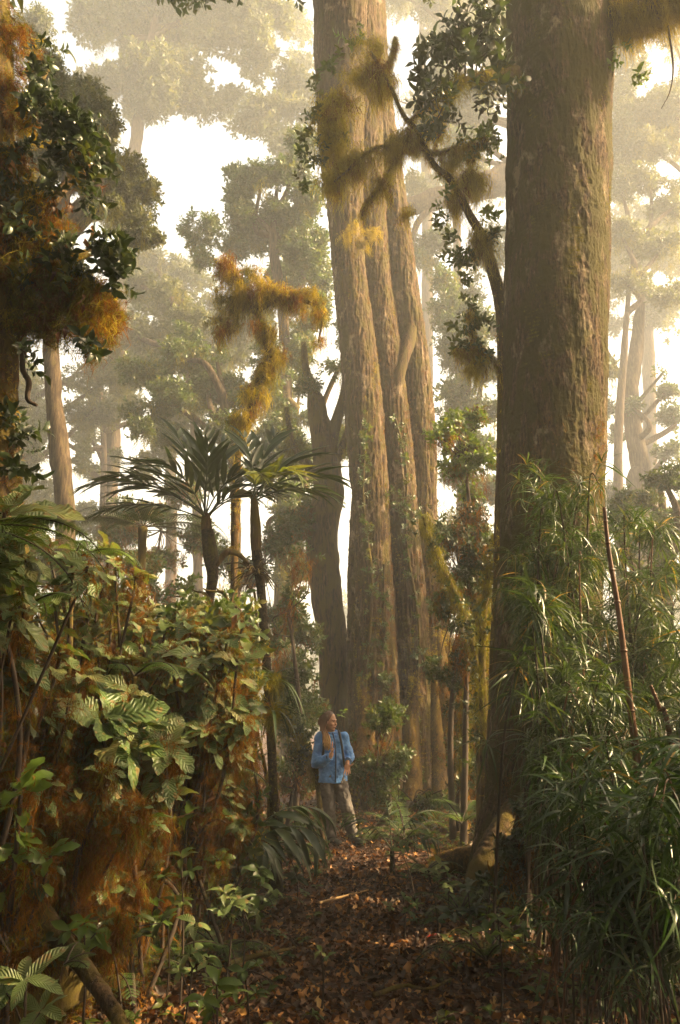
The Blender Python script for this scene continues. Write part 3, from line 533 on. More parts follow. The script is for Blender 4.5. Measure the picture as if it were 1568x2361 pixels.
misty_tree(105, 'mossy dark tree with dense mid height foliage behind the palm crowns', 17, [(560, 1560), (545, 1300), (540, 1100), (520, 950), (500, 830)], [11, 10, 10, 9, 6],
  [(350, 850, 70, 60), (420, 830, 70, 60), (480, 900, 70, 60), (390, 930, 80, 40), (560, 940, 70, 60), (620, 900, 50, 70), (520, 1010, 60, 40), (430, 790, 40, 40), (640, 1000, 50, 60), (700, 800, 40, 90), (320, 950, 50, 30), (330, 1000, 30, 25), (400, 1010, 40, 30), (480, 1090, 50, 30), (640, 1110, 40, 40), (610, 820, 40, 40)], .12, 'leaf_mid', K=7, moss=.6, gap=.4)
misty_tree(106, 'mossy forked tree with dark trunk just left of the giant trunk', 16.5, [(775, 1660), (768, 1520), (752, 1360), (742, 1250), (758, 1120), (745, 1020), (728, 940), (718, 880)], [36, 33, 36, 36, 30, 20, 14],
  [(720, 900, 40, 40), (780, 850, 35, 35), (690, 1030, 35, 40), (800, 1010, 30, 50), (740, 1170, 40, 30)], .11, 'leaf_mid', K=4, bark='bark_dark', moss=.5,
  limbs=[([(722, 900), (706, 850), (700, 790)], .12, .05), ([(752, 1080), (768, 1000), (790, 920), (800, 850)], .17, .05), ([(765, 1090), (785, 1040), (805, 985), (830, 930)], .10, .03), ([(735, 1100), (700, 1060), (675, 1020), (660, 940)], .12, .04)], nlimb=2)
misty_tree(107, 'misty tree with one thick grey limb toward the giant trunk', 20, [(1215, 1560), (1225, 1000), (1235, 600), (1240, 380), (1250, 150)], [38, 36, 34, 30, 20],
  [(1010, 270, 50, 60), (1080, 260, 80, 60), (1100, 330, 60, 50), (1040, 330, 50, 40), (1130, 220, 50, 60), (1010, 190, 30, 40), (1140, 580, 50, 60), (1000, 560, 40, 40), (980, 600, 40, 40), (1050, 650, 60, 50), (1130, 50, 40, 40)], .13, 'leaf_mid', K=6, moss=.7, limbs=[([(1240, 390), (1175, 412), (1080, 440), (1000, 462), (930, 478)], .52, .26), ([(1010, 460), (960, 520), (950, 600)], .12, .05)], gap=.44)
misty_tree(108, 'dense vine hung tree filling the gap between the two big trunks', 18.5, [(1080, 1640), (1085, 1300), (1075, 1000), (1065, 760)], [14, 13, 12, 8],
  [(1040, 720, 60, 60), (1110, 740, 60, 70), (1050, 820, 60, 60), (1110, 880, 60, 70), (1040, 920, 50, 60), (1060, 1010, 50, 50), (1120, 1010, 50, 60), (1060, 1100, 50, 40), (1120, 1140, 50, 60), (1150, 960, 30, 60), (1040, 1180, 40, 40), (1020, 640, 40, 40)], .12, 'leaf_mid', K=6, moss=.9, gap=.42)
misty_tree(109, 'mist grey tree at the upper right with long hanging moss curtains', 22, [(1640, 1500), (1640, 1000), (1630, 600), (1590, 300)], [22, 20, 18, 10],
  [(1460, 260, 60, 60), (1520, 280, 80, 70), (1430, 300, 40, 60), (1500, 340, 90, 40), (1560, 230, 60, 80), (1560, 110, 40, 60), (1440, 190, 40, 40), (1420, 90, 40, 50), (1450, 130, 50, 50), (1560, 340, 60, 60), (1430, 370, 30, 30), (1500, 20, 90, 50)], .15, moss=1.6, K=8)
misty_tree(110, 'sunlit pale tree at the right, washed yellow by the mist', 30, [(1500, 1500), (1500, 1100), (1495, 800), (1480, 600)], [16, 15, 13, 8],
  [(1440, 470, 70, 40), (1520, 500, 70, 50), (1470, 560, 80, 60), (1420, 600, 50, 50), (1540, 600, 50, 70), (1450, 660, 60, 50), (1420, 720, 40, 40), (1500, 710, 60, 50), (1545, 740, 40, 40)], .2, K=5, moss=.6)
misty_tree(111, 'leaning dim trunk at the far right edge in the brightest mist', 22, [(1462, 1320), (1470, 1160), (1478, 1080), (1462, 1000), (1455, 900), (1470, 780), (1485, 620)], [24, 22, 22, 19, 18, 14, 10],
  [(1540, 900, 25, 35), (1550, 960, 30, 40), (1520, 870, 20, 18), (1545, 1040, 28, 30), (1460, 940, 14, 14), (1420, 1000, 14, 30), (1500, 880, 22, 14), (1400, 940, 14, 40)], .15, 'leaf_mid', K=4, nlimb=5, limbs=[([(1456, 905), (1425, 860), (1400, 810)], .12, .05)])
misty_tree(112, 'low green tree at the far right below the bright gap', 16, [(1540, 1560), (1535, 1350), (1530, 1200), (1520, 1100)], [12, 11, 9, 5],
  [(1530, 1110, 50, 40), (1480, 1150, 40, 40), (1550, 1180, 50, 50), (1440, 1170, 30, 30), (1500, 1220, 60, 40), (1420, 1210, 30, 30), (1550, 1270, 50, 40), (1440, 1290, 60, 40), (1520, 1330, 80, 40)], .11, 'leaf_mid', K=6, moss=.4)
misty_tree(113, 'thin dim tree seen through the bright gap left of the palms', 24, [(230, 1450), (232, 1250), (240, 1080), (236, 960), (230, 860)], [7, 7, 6, 5, 4],
  [(90, 960, 60, 50), (200, 1000, 30, 40), (230, 940, 50, 40), (300, 920, 40, 40), (80, 1050, 50, 60), (60, 880, 50, 60), (200, 1180, 25, 30), (270, 1060, 14, 20), (330, 1100, 40, 30), (220, 1090, 20, 14), (90, 1150, 50, 40)], .14, K=5, moss=.6)
misty_tree(114, 'grey tree directly behind the giant trunk near the top of the picture', 30, [(980, 1500), (985, 900), (985, 500), (975, 200), (970, 0)], [14, 13, 12, 9, 6],
  [(930, 20, 30, 40), (1010, 60, 50, 60), (1060, 20, 60, 50), (960, 320, 30, 40), (1000, 420, 40, 40), (1140, 20, 40, 40), (680, 60, 40, 70), (670, 330, 50, 40), (690, 150, 30, 40)], .2, K=4, moss=.6)
misty_tree(115, 'leaning mossy tree with a wide soft crown filling the middle distance behind the golden moss', 20, [(470, 1560), (455, 1250), (450, 1000), (430, 820), (420, 690)], [11, 10, 9, 8, 5],
  [(330, 660, 50, 40), (400, 690, 60, 50), (300, 740, 50, 50), (370, 780, 60, 50), (450, 760, 60, 50), (520, 830, 60, 50), (560, 740, 50, 60), (300, 860, 60, 50), (460, 950, 70, 50), (560, 1020, 60, 50), (640, 930, 50, 70), (600, 1080, 50, 40), (390, 1010, 50, 40), (680, 700, 40, 60), (340, 1060, 40, 25)], .14, K=5, moss=1.5, gap=.38)
misty_tree(116, 'dim grey tree at the far left between the slim trunk and the picture edge', 21, [(40, 1500), (45, 1200), (50, 950), (60, 800)], [12, 11, 10, 5],
  [(60, 900, 60, 50), (210, 900, 50, 60), (80, 1000, 60, 50), (200, 960, 40, 50), (60, 1100, 60, 50), (230, 840, 50, 60), (280, 880, 40, 50), (80, 1180, 60, 40), (190, 1080, 14, 60), (260, 1220, 60, 30), (250, 960, 40, 25)], .13, K=5, moss=1.4, gap=.38)
misty_tree(117, 'dark mid distance tree whose leaves close the space left of the forked trunk', 18, [(660, 1600), (668, 1350), (672, 1100), (690, 900)], [10, 9, 8, 4],
  [(690, 780, 40, 50), (650, 860, 40, 50), (700, 1080, 30, 60), (660, 1180, 40, 50), (690, 1260, 30, 60), (640, 1040, 40, 50), (800, 760, 20, 60), (790, 1000, 14, 60), (700, 960, 40, 40), (660, 1320, 40, 40)], .11, 'leaf_mid', K=5, moss=1.6, gap=.38, bark='bark_dark')
misty_tree(118, 'pale tree at the right with drooping mossy sprays under the bright gaps', 21, [(1430, 1500), (1425, 1100), (1440, 800), (1460, 560)], [13, 10, 7, 3],
  [(1430, 430, 40, 50), (1500, 420, 60, 40), (1560, 470, 40, 60), (1430, 540, 40, 50), (1520, 580, 60, 50), (1440, 650, 50, 50), (1540, 680, 50, 40), (1410, 860, 14, 60), (1410, 1140, 20, 40)], .14, K=4, moss=1.5, gap=.42)
misty_tree(119, 'soft grey tree across the top of the picture between the giant trunks', 24, [(1060, 1500), (1060, 900), (1050, 400), (1040, 120)], [9, 9, 8, 5],
  [(930, -10, 50, 30), (1000, 10, 60, 40), (1100, 0, 60, 50), (1060, 110, 70, 50), (1140, 130, 40, 60), (940, 240, 24, 50), (1000, 330, 50, 50), (1080, 380, 60, 50), (1140, 440, 40, 50), (960, 420, 30, 50)], .15, K=4, moss=1.2, gap=.42)
misty_tree(120, 'dark grey tree behind the draped moss at the upper left', 19, [(-40, 1500), (0, 1000), (40, 600), (100, 300)], [14, 13, 11, 6],
  [(60, 60, 40, 50), (120, 190, 40, 60), (180, 290, 40, 50), (240, 310, 40, 60), (200, 380, 60, 50), (270, 500, 50, 50), (120, 480, 50, 60), (60, 420, 60, 80)], .13, K=5, moss=1.4, gap=.38)
# understory bushes in the middle distance
def bush(seed, label, d, blobs, lf=.1, mat='leaf_mid', moss=.3, K=7, tpl=FAR, name='understory_bush', foot=None):
    g = np.random.default_rng(seed); a, b = blobs[0][:2]; q = P(*(foot or (a, b)), d); base = np.array([q[0], q[1], gz(q[0], q[1])]); t = thing(name, label, 'bush', base)
    mb = MB(); mh = MB(); ms = MB(); hub = P(np.mean([x[0] for x in blobs]), np.mean([x[1] for x in blobs]), d); hub[2] = max(hub[2] - .1, base[2] + .3); tube(ms, [base - [0, 0, .05], (base + hub) / 2 + g.normal(0, .1, 3), hub], [.045, .035, .022], 8, 30, .004, 12, cap=False)
    for a, b, ra, rb in blobs:
        s_ = S(b, d); c = P(a, b, d + g.uniform(-.5, .5)); r = np.array([ra * s_, (ra + rb) * .45 * s_, rb * s_]); crown(mb, tpl, [(c, r, int(K * 1.3 * r[0] * r[2] / lf ** 2) + 6)], lf, g, .36, 1.1 / (lf * 6), .35, 5)
        for _ in range(4): e = c + inball(1, g)[0] * r; tube(ms, [hub, (hub * .55 + e * .45) + g.normal(0, .1, 3), e], [.014, .010, .004], 6, 16, cap=False)
        if moss: moss_hang(mh, c + inball(int(40 * moss * r[0] * r[2] / .2) + 8, g) * r, .4, g, 1.3)
    ms.build('stem', M['twig'], t); mb.build('foliage', M[mat], t)
    if moss: mh.build('hanging_moss', M['moss_rust'], t)
for k, (lab, d, bl, kw) in enumerate([
  ('green bush between the palm stem and the dark forked tree', 14, [(680, 1560, 50, 70), (700, 1480, 40, 60), (660, 1640, 60, 50), (710, 1640, 40, 60)], {}),
  ('mossy bush hanging behind the epiphyte on the palm stem', 12, [(670, 1400, 30, 60), (640, 1480, 30, 60), (690, 1300, 30, 50)], dict(moss=1.6, K=3)),
  ('dark leafy bush at the foot of the giant trunk right of the person', 12.2, [(860, 1700, 45, 60), (890, 1660, 40, 50), (850, 1770, 40, 50), (900, 1760, 40, 50), (880, 1830, 50, 40)], dict(moss=.2, lf=.085)),
  ('shaded bush between the aerial roots and the big mossy trunk', 11.5, [(1050, 1720, 40, 60), (1090, 1640, 40, 70), (1100, 1760, 30, 60), (1060, 1860, 40, 40)], dict(lf=.085, moss=.7, K=4)),
  ('olive bush on the slope behind the left palm', 13, [(380, 1360, 70, 50), (320, 1300, 60, 50), (450, 1420, 60, 40), (300, 1400, 70, 40)], dict(moss=.6, K=5)),
  ('low bush beside the person on the left', 11.5, [(690, 1720, 30, 50), (660, 1800, 40, 40), (700, 1800, 25, 30)], dict(moss=.5, lf=.08, K=4)),
  ('bush in haze far behind on the left below the slim trunk', 19, [(120, 1300, 90, 60), (220, 1280, 60, 50), (60, 1230, 60, 60)], dict(lf=.13)),
  ('bush in haze far behind below the two palms', 22, [(520, 1480, 80, 50), (420, 1480, 70, 40), (620, 1500, 60, 40)], dict(lf=.14)),
  ('mossy bush hanging in the dark gap left of the big mossy trunk', 10.5, [(1040, 1230, 40, 40), (1090, 1190, 40, 40), (1100, 1290, 40, 50), (1060, 1350, 50, 60), (1110, 1430, 30, 60), (1070, 1500, 40, 50)], dict(lf=.085, mat='leaf_dark', moss=2.6, K=6)),
  ('dark mossy bush low in the gap between aerial roots and mossy trunk', 11.3, [(1090, 1560, 40, 60), (1060, 1650, 30, 50), (1110, 1680, 30, 60), (1090, 1800, 40, 50), (1115, 1880, 25, 40)], dict(lf=.085, mat='leaf_dark', moss=2.0, K=4)),
  ('green leafy bush in the gap left of the big mossy trunk near its middle', 11, [(1020, 1260, 30, 50), (1110, 1240, 40, 50), (1020, 1400, 30, 50), (1090, 1380, 50, 50), (1120, 1500, 30, 60), (1040, 1560, 40, 50)], dict(lf=.085, K=5, moss=.8)),
  ('dark green bush closing the gap behind the aerial roots', 16.5, [(1040, 1500, 40, 60), (1080, 1600, 50, 60), (1030, 1680, 40, 50), (1090, 1740, 50, 50), (1040, 1800, 50, 40), (1110, 1860, 40, 40)], dict(lf=.095, K=6, moss=.5)),
  ('low dark bush around the roots of the giant trunk', 12.8, [(930, 1840, 35, 25), (975, 1860, 35, 22), (1010, 1850, 25, 22), (900, 1850, 35, 25)], dict(lf=.08, K=5, moss=.2)),
  ('dark leafy bush hiding the foot of the big mossy trunk', 6.9, [(1185, 1975, 40, 35), (1235, 1930, 40, 50), (1160, 2040, 40, 28), (1265, 2000, 50, 45), (1215, 1880, 30, 40)], dict(lf=.075, mat='leaf_dark', K=4, moss=.4, tpl=MID)),
  ('hazy bush with drooping moss filling the space behind the thin palm stem', 16, [(560, 1330, 60, 50), (640, 1250, 50, 60), (600, 1420, 60, 50), (520, 1290, 40, 40), (690, 1200, 40, 50)], dict(lf=.11, moss=1.5, K=5)),
  ('hazy bush behind the left palm among pale trunks', 18, [(330, 1180, 60, 40), (420, 1130, 50, 40), (280, 1230, 60, 40), (450, 1240, 60, 40), (380, 1290, 60, 40)], dict(lf=.12, moss=1.5, K=5)),
  ('sunlit sapling with bright leaves in the gap beside the mossy trunk', 11, [(1040, 980, 40, 30), (1020, 1010, 30, 25), (1070, 1030, 40, 30), (1100, 960, 40, 30), (1060, 1090, 40, 40), (1110, 1080, 30, 40), (1090, 1140, 40, 25)], dict(lf=.10, mat='leaf_bright', moss=.3, K=2.2, tpl=NEAR, name='understory_sapling', foot=(1150, 1500))),
]): bush(200 + k, lab, d, bl, **kw)
def distant():
    g = np.random.default_rng(77); mb = MB(); bl = []
    for k in range(150):
        x = g.uniform(-80, 80); y = g.uniform(66, 110); z = g.uniform(0, 15); r = g.uniform(2.2, 4.6); bl.append((np.array([x, y, z]), np.array([r * 1.3, r, r]), int(12 * r * r)))
    crown(mb, FAR, bl, .7, g, .4, .25); o = mb.build('distant_forest', M['leaf_far']); o['kind'] = 'stuff'; o['label'] = 'pale distant forest dissolving into mist behind the nearer trees'
distant()
# ------------------------------------------------------------------ golden moss on a leaning dead branch (left of the giant)
def moss_branch():
    D = 9.6; g = np.random.default_rng(51); base = P(548, 1560, D); base[2] = gz(base[0], base[1])
    t = thing('mossy_sapling', 'leaning sapling smothered in golden hanging moss left of the giant trunk', 'tree', base)
    st = [base, P(540, 1300, D), P(548, 1060, D), P(575, 960, D), P(600, 880, D), P(620, 820, D), P(600, 740, D), P(560, 670, D), P(520, 600, D)]
    mb = MB(); tube(mb, st, [.05, .045, .045, .05, .06, .05, .04, .03, .012], 12, 110, .008, 12, .3); mb.build('trunk', M['bark_moss'], t)
    lp = [P(590, 720, D), P(640, 690, D), P(690, 690, D), P(740, 720, D), P(735, 790, D)]; mb = MB(); tube(mb, lp, [.035, .03, .025, .018, .008], 10, 50, .006, 12, .3); mb.build('limb', M['bark_moss'], t)
    mos = [(525, 640, 28, 50, .55, 90), (545, 700, 45, 40, .6, 130), (520, 760, 35, 40, .45, 90), (600, 690, 40, 35, .5, 110), (650, 690, 45, 22, .5, 110), (700, 690, 35, 25, .45, 110), (730, 730, 16, 40, .5, 60), (735, 790, 12, 20, .35, 30), (610, 770, 30, 30, .4, 80), (640, 820, 22, 16, .35, 60), (615, 860, 20, 30, .45, 90), (585, 920, 22, 40, .5, 90), (560, 970, 25, 25, .5, 70), (590, 640, 20, 30, .4, 50)]
    for mat, f in (('moss_gold', 1.3), ('moss_green', .5), ('moss_rust', .5)):
        mb = MB()
        for a, b, ra, rb, L, n in mos:
            n = int(n * f * .8); s_ = S(b, D); moss_mass(mb, P(a, b - rb * .3, D), [ra * s_ * 1.15, .25, rb * s_ * .75], n, L * 1.25, g, .6)
        moss_tuft(mb, along(st, int(400 * f), .09, g), .08, g); moss_hang(mb, along(st, int(60 * f), .06, g), .4, g)
        mb.build('hanging_moss', M[mat], t)
moss_branch()
# ------------------------------------------------------------------ palms
def arc(p0, az, el, L, droop, n=24):
    pts = [np.array(p0, float)]; e = el
    for k in range(n): e -= droop / n * (.5 + k / n); pts.append(pts[-1] + L / n * np.array([math.cos(az) * math.cos(e), math.sin(az) * math.cos(e), math.sin(e)]))
    return np.array(pts)
def frond(g, p0, az, el, L, droop, nl, ll, lw, lmb, rmb, ang=.75, start=.28, rr=.012, fall=.22, tplk=(8, .3)):
    p = arc(p0, az, el, L, droop); tube(rmb, p, np.linspace(rr, rr * .3, len(p)), 6, 30, cap=False); tg = nrm(np.gradient(p, axis=0)); N = len(p) - 1
    side = nrm(np.cross(tg, np.array([0, 0, 1.]))); up = np.cross(side, tg); tp = leaf(tplk[0], lw / ll, .2, tplk[1], .4)
    ts = np.linspace(start, 1, nl); ii = (ts * N).astype(int)
    for s_ in (-1, 1):
        a = ang * (1 - .55 * (ts - start) / (1 - start)) + g.normal(0, .09, nl)
        d = tg[ii] * np.cos(a)[:, None] + side[ii] * s_ * np.sin(a)[:, None] + up[ii] * g.normal(.12, .12, nl)[:, None] - np.array([0, 0, fall]) * g.uniform(.4, 1.3, nl)[:, None]
        prof = np.sin(pi * np.clip((ts - start) / (1 - start) * .78 + .2, 0, 1)) ** .6
        lmb.inst(tp, frames(nrm(d), up[ii], g.normal(0, .25, nl)) * (ll * prof * g.uniform(.85, 1.1, nl))[:, None, None], p[ii], g.uniform(0, .9, nl))
    return p
def palm(label, D, stem, rad, crown_px, fr, seed, extra=None):
    g = np.random.default_rng(seed); base = P(*stem[0], D); base[2] = gz(base[0], base[1]); t = thing('understory_palm', label, 'palm', base)
    pts = [base - [0, 0, .05]] + [P(a, b, D) for a, b in stem[1:]] ; mb = MB(); tube(mb, pts, [r * S(b, D) for r, (a, b) in zip(rad, stem)], 18, 220, .004, 14, .12); st = mb.build('trunk', M['palm_stem'], t)
    mb = MB(); moss_tuft(mb, along(pts[:3], 500, .075, g), .04, g); mb.build('stem_moss', M['moss_green'], st)
    c = P(*crown_px, D)
    mb = MB(); tube(mb, [pts[-1] - [0, 0, .1], (pts[-1] + c) / 2, c + [0, 0, .06]], [.04, .052, .025], 14, 40, .010, 14, .3); mb.build('crownshaft', M['bark_dark'], t)
    for az, el, L, dr, nl, ll, lw, mat in fr:
        lm, rm = MB(), MB(); frond(g, c + rdir(1, g)[0] * .03, R(az), R(el + 6), L * 1.1, R(dr * .68), nl, ll, lw, lm, rm, .62, .3, .010, .08, (8, .2)); f = rm.build('frond', M['palm'], t); lm.build('leaflet', M[mat], f)
    if extra: extra(t, g, c)
Pm, Py = 'palm', 'palm_yellow'
palm('left palm with a short curved stem and brown leaf sheaths, dark fronds fanning upward', 8.4, [(476, 1440 + 640), (474, 1480), (480, 1400), (490, 1330), (485, 1275), (478, 1222)], [11, 11, 10, 12, 16, 13], (474, 1195),
  [(140, 64, 1.45, 40, 8, .62, .085, Pm), (165, 50, 1.25, 70, 8, .56, .08, Pm), (115, 80, 1.2, 40, 7, .58, .08, Pm), (75, 76, 1.15, 55, 7, .58, .08, Pm), (45, 60, 1.0, 85, 8, .54, .075, Pm), (190, 34, 1.1, 105, 10, .46, .055, Pm), (178, 20, 1.3, 85, 12, .42, .045, Pm), (15, 45, .9, 115, 8, .48, .065, Pm), (-40, 55, .85, 110, 8, .46, .065, Pm), (235, 55, .95, 110, 9, .48, .065, Pm), (280, 72, .85, 90, 8, .46, .06, Pm), (330, 40, .75, 130, 8, .42, .06, Pm), (183, 44, 1.35, 115, 13, .48, .06, Pm), (205, 30, 1.4, 110, 14, .44, .05, Pm), (20, 58, 1.2, 105, 11, .5, .07, Pm)], 301)
def fruit(t, g, c):
    D = 7.9; mb = MB(); q = [P(540, 1290, D - .1), P(515, 1278, D - .15), P(498, 1300, D - .15)]; tube(mb, [P(575, 1300, D - .1), P(545, 1275, D - .15), P(520, 1275, D - .2), P(500, 1305, D - .2)], [.015, .03, .035, .02], 10, 30); mb.build('spathe', M['bark_dark'], t)
    mb = MB(); o = P(590, 1318, D - .08); tube(mb, [P(560, 1295, D - .1), o], [.016, .012], 8, 10)
    for k in range(34):
        a = g.uniform(0, 2 * pi); e = g.uniform(-.7, .6); d = np.array([math.cos(a) * math.cos(e), math.sin(a) * math.cos(e) * .7, math.sin(e)]) * g.uniform(.18, .36); tube(mb, [o, o + d * .55 + [0, 0, .02], o + d - [0, 0, .05]], [.007, .006, .003], 5, 10, .002, 60)
    mb.build('fruit_stalk', M['bark_dark'], t)
palm('right palm with a tall thin mossy stem rising from the path, one yellowing frond drooping', 7.9, [(642, 2025), (632, 1850), (622, 1650), (612, 1500), (602, 1360), (592, 1270)], [14, 10, 9.5, 10, 10, 11], (585, 1155),
  [(65, 70, 1.05, 50, 7, .56, .08, Pm), (35, 56, 1.0, 75, 8, .56, .08, Pm), (8, 38, .95, 105, 8, .52, .07, Pm), (-12, 22, .9, 105, 8, .48, .065, Pm), (-40, 44, .75, 150, 10, .44, .06, Py), (125, 74, .9, 50, 7, .48, .08, Pm), (-75, 40, .65, 150, 9, .42, .055, Py), (85, 45, .9, 100, 8, .48, .065, Pm)], 302, fruit)
# strap leaved epiphyte on the thin palm stem
def epiphyte(label, p, n, L, w, mat, seed, down=.2):
    g = np.random.default_rng(seed); t = thing('epiphyte', label, 'plant', p); mb = MB(); tp = leaf(9, w / L, .25, 1.15, .35)
    a = g.uniform(0, 2 * pi, n); e = g.uniform(-.1, 1.25, n); d = np.stack([np.cos(a) * np.cos(e), np.sin(a) * np.cos(e), np.sin(e)], -1)
    mb.inst(tp, frames(d, np.array([0, 0, 1.]), g.normal(0, .2, n)) * (L * g.uniform(.6, 1.1, n))[:, None, None], np.asarray(p) + d * .02, g.uniform(0, .9, n)); mb.build('strap_leaf', M[mat], t)
    mb = MB(); moss_tuft(mb, np.asarray(p) + rdir(60, g) * .07, .08, g); moss_hang(mb, np.asarray(p) + rdir(24, g) * .06, .3, g); mb.build('moss', M['moss_green'], t)
epiphyte('strap leaved epiphyte growing on the thin palm stem', P(632, 1570, 7.75), 24, .42, .045, 'palm', 310)
epiphyte('drooping strap leaved epiphyte lower on the thin palm stem', P(626, 1640, 7.75), 14, .34, .035, 'palm', 311)
# small palm with pleated leaves, left of the stem
def young_palm(label, px, py, D, fr, seed, name='young_palm', cat='palm', mat='palm'):
    g = np.random.default_rng(seed); base = P(px, py, D); base[2] = gz(base[0], base[1]); t = thing(name, label, cat, base); h = base + [0, 0, .25]
    mb = MB(); tube(mb, [base - [0, 0, .05], h], [.03, .02], 10, 12, .004, 12); mb.build('trunk', M['palm_stem'], t)
    for az, el, L, dr, nl, ll, lw in fr:
        lm, rm = MB(), MB(); frond(g, h, R(az), R(el), L, R(dr), nl, ll, lw, lm, rm, .8, .35, .008, .5, (8, .5)); f = rm.build('frond', M[mat], t); lm.build('leaflet', M[mat], f)
young_palm('low young palm with arching pleated leaves left of the thin palm stem', 540, 2020, 7.4, [(30, 72, 1.25, 120, 8, .48, .085), (-15, 66, 1.1, 120, 8, .45, .08), (170, 66, 1.0, 120, 7, .42, .08), (210, 60, .9, 110, 7, .4, .08), (-60, 62, .9, 110, 7, .4, .07), (100, 75, 1.2, 110, 8, .44, .08), (-100, 60, .8, 100, 6, .38, .07), (10, 50, 1.0, 110, 7, .4, .07)], 320)
young_palm('dark palm seedling with narrow leaflets in front of the person\'s boots', 905, 2010, 8.8, [(150, 55, .85, 75, 13, .30, .022), (35, 62, .8, 80, 13, .28, .022), (95, 70, .8, 70, 12, .28, .022), (-40, 45, .7, 80, 12, .26, .02)], 321, 'palm_seedling')
# ------------------------------------------------------------------ ferns
def fern_frond(g, p0, az, el, L, droop, npin, pl, lm, rm, rr=.008):
    p = arc(p0, az, el, L, droop, 30); tube(rm, p, np.linspace(rr, rr * .3, len(p)), 5, 30, cap=False); tg = nrm(np.gradient(p, axis=0)); N = len(p) - 1; side = nrm(np.cross(tg, np.array([0, 0, 1.]))); up = np.cross(side, tg)
    ts = np.linspace(.16, 1, npin); ii = (ts * N).astype(int); tp = leaf(4, .42, .1, .2, .3)
    for s_ in (-1, 1):
        d0 = nrm(tg[ii] * .35 + side[ii] * s_ + up[ii] * .1 - np.array([0, 0, .18])); ln = pl * np.sin(pi * np.clip(ts * .8 + .18, 0, 1)) ** .8
        for m_ in range(10):                      # pinnules along each pinna
            f = (m_ + 1) / 10; q = p[ii] + d0 * (ln * f)[:, None] - np.array([0, 0, .1]) * (ln * f * f)[:, None]; w = ln * .2 * (1.1 - f)
            for k in (-1, 1): lm.inst(tp, frames(nrm(tg[ii] * k + d0 * .45), up[ii]) * np.maximum(w, .008)[:, None, None], q, g.uniform(0, .9, npin))
def fern(label, base, fr, seed, name='fern', trunk=None, mat='fern'):
    g = np.random.default_rng(seed); t = thing(name, label, 'fern', [base[0], base[1], gz(base[0], base[1])]); 
    if trunk: mb = MB(); tube(mb, [np.array([base[0], base[1], gz(base[0], base[1]) - .05]), (base + np.array([base[0], base[1], 0])) / 2 + [.05, 0, 0], base], trunk, 14, 60, .012, 14, .2); mb.build('trunk', M['bark_dark'], t)
    for az, el, L, dr, n, pl in fr:
        lm, rm = MB(), MB(); fern_frond(g, base, R(az), R(el), L, R(dr), n, pl, lm, rm); f = rm.build('frond', M['twig'], t); lm.build('pinna', M[mat], f)
fern('tree fern with broad dark fronds behind the left palm', P(330, 1215, 10.5), [(170, 25, 1.3, 60, 30, .34), (200, 20, 1.3, 70, 30, .34), (230, 30, 1.2, 80, 28, .32), (140, 30, 1.2, 70, 28, .32), (20, 20, 1.5, 75, 32, .34), (-20, 22, 1.5, 80, 32, .34), (-60, 30, 1.3, 90, 30, .32), (80, 40, 1.2, 80, 28, .3), (270, 30, 1.2, 90, 28, .32), (0, 5, 1.4, 60, 30, .3)], 330, 'tree_fern', [.06, .05, .05], 'palm')
fern('tree fern reaching in at the left edge with one pale frond hanging over the shrubs', P(-60, 1215, 3.6), [(-12, -8, .78, 60, 34, .19), (8, 12, .7, 70, 30, .18), (-60, 5, .7, 80, 30, .18), (40, 30, .7, 80, 30, .18)], 331, 'tree_fern', [.05, .05, .05])
fern('delicate fern arching beside the dark palm seedling', P(935, 1940, 9.4), [(160, 60, .8, 100, 22, .16), (100, 65, .8, 80, 22, .16), (30, 50, .7, 100, 22, .15), (200, 45, .7, 90, 20, .15), (-60, 50, .6, 100, 20, .14)], 332)
fern('fern on the shaded floor at the foot of the aerial roots', P(1065, 1900, 10.3), [(170, 40, .75, 90, 24, .17), (120, 55, .75, 90, 24, .17), (20, 40, .75, 90, 24, .17), (60, 55, .7, 90, 24, .16), (230, 45, .6, 90, 20, .15), (-40, 45, .6, 90, 20, .15)], 333)
fern('small bright fern sprig at the root of the moss draped tree', P(150, 2225, 3.9), [(20, 40, .14, 60, 12, .05), (80, 55, .14, 60, 12, .05), (-30, 30, .15, 60, 12, .05)], 334)
fern('small fern low among the left shrubs above the path', P(350, 1450, 9.0), [(10, 35, .9, 90, 26, .2), (-40, 30, .9, 90, 26, .2), (60, 40, .8, 90, 26, .2), (160, 35, .8, 90, 26, .2)], 335)

g_ = np.random.default_rng(340)
for k, (px_, py_, D_, sz_, w_) in enumerate([(250, 2110, 5.0, .55, 'under the palest leaf rosettes'), (380, 2060, 5.6, .6, 'below the fresh green rosette'), (510, 2100, 5.8, .5, 'near the broken dead frond'), (600, 2060, 7.0, .45, 'touching the thin palm stem'), (700, 1960, 9.4, .45, 'beside the boots of the person'), (980, 1990, 8.6, .5, 'right of the dark palm seedling'), (1060, 2080, 7.0, .5, 'before the moss covered log'), (1120, 2170, 5.6, .5, 'at the shaded bamboo edge'), (860, 1900, 10.6, .5, 'at the foot of the dark leafy bush')]):
    q_ = P(px_, py_, D_); q_[2] = gz(q_[0], q_[1]) + .06
    fern('low floor fern ' + w_, q_, [(a_ + g_.uniform(-20, 20), g_.uniform(35, 60), sz_ * g_.uniform(.7, 1.1), 95, 20, sz_ * .22) for a_ in (0, 60, 120, 180, 240, 300)], 341 + k)

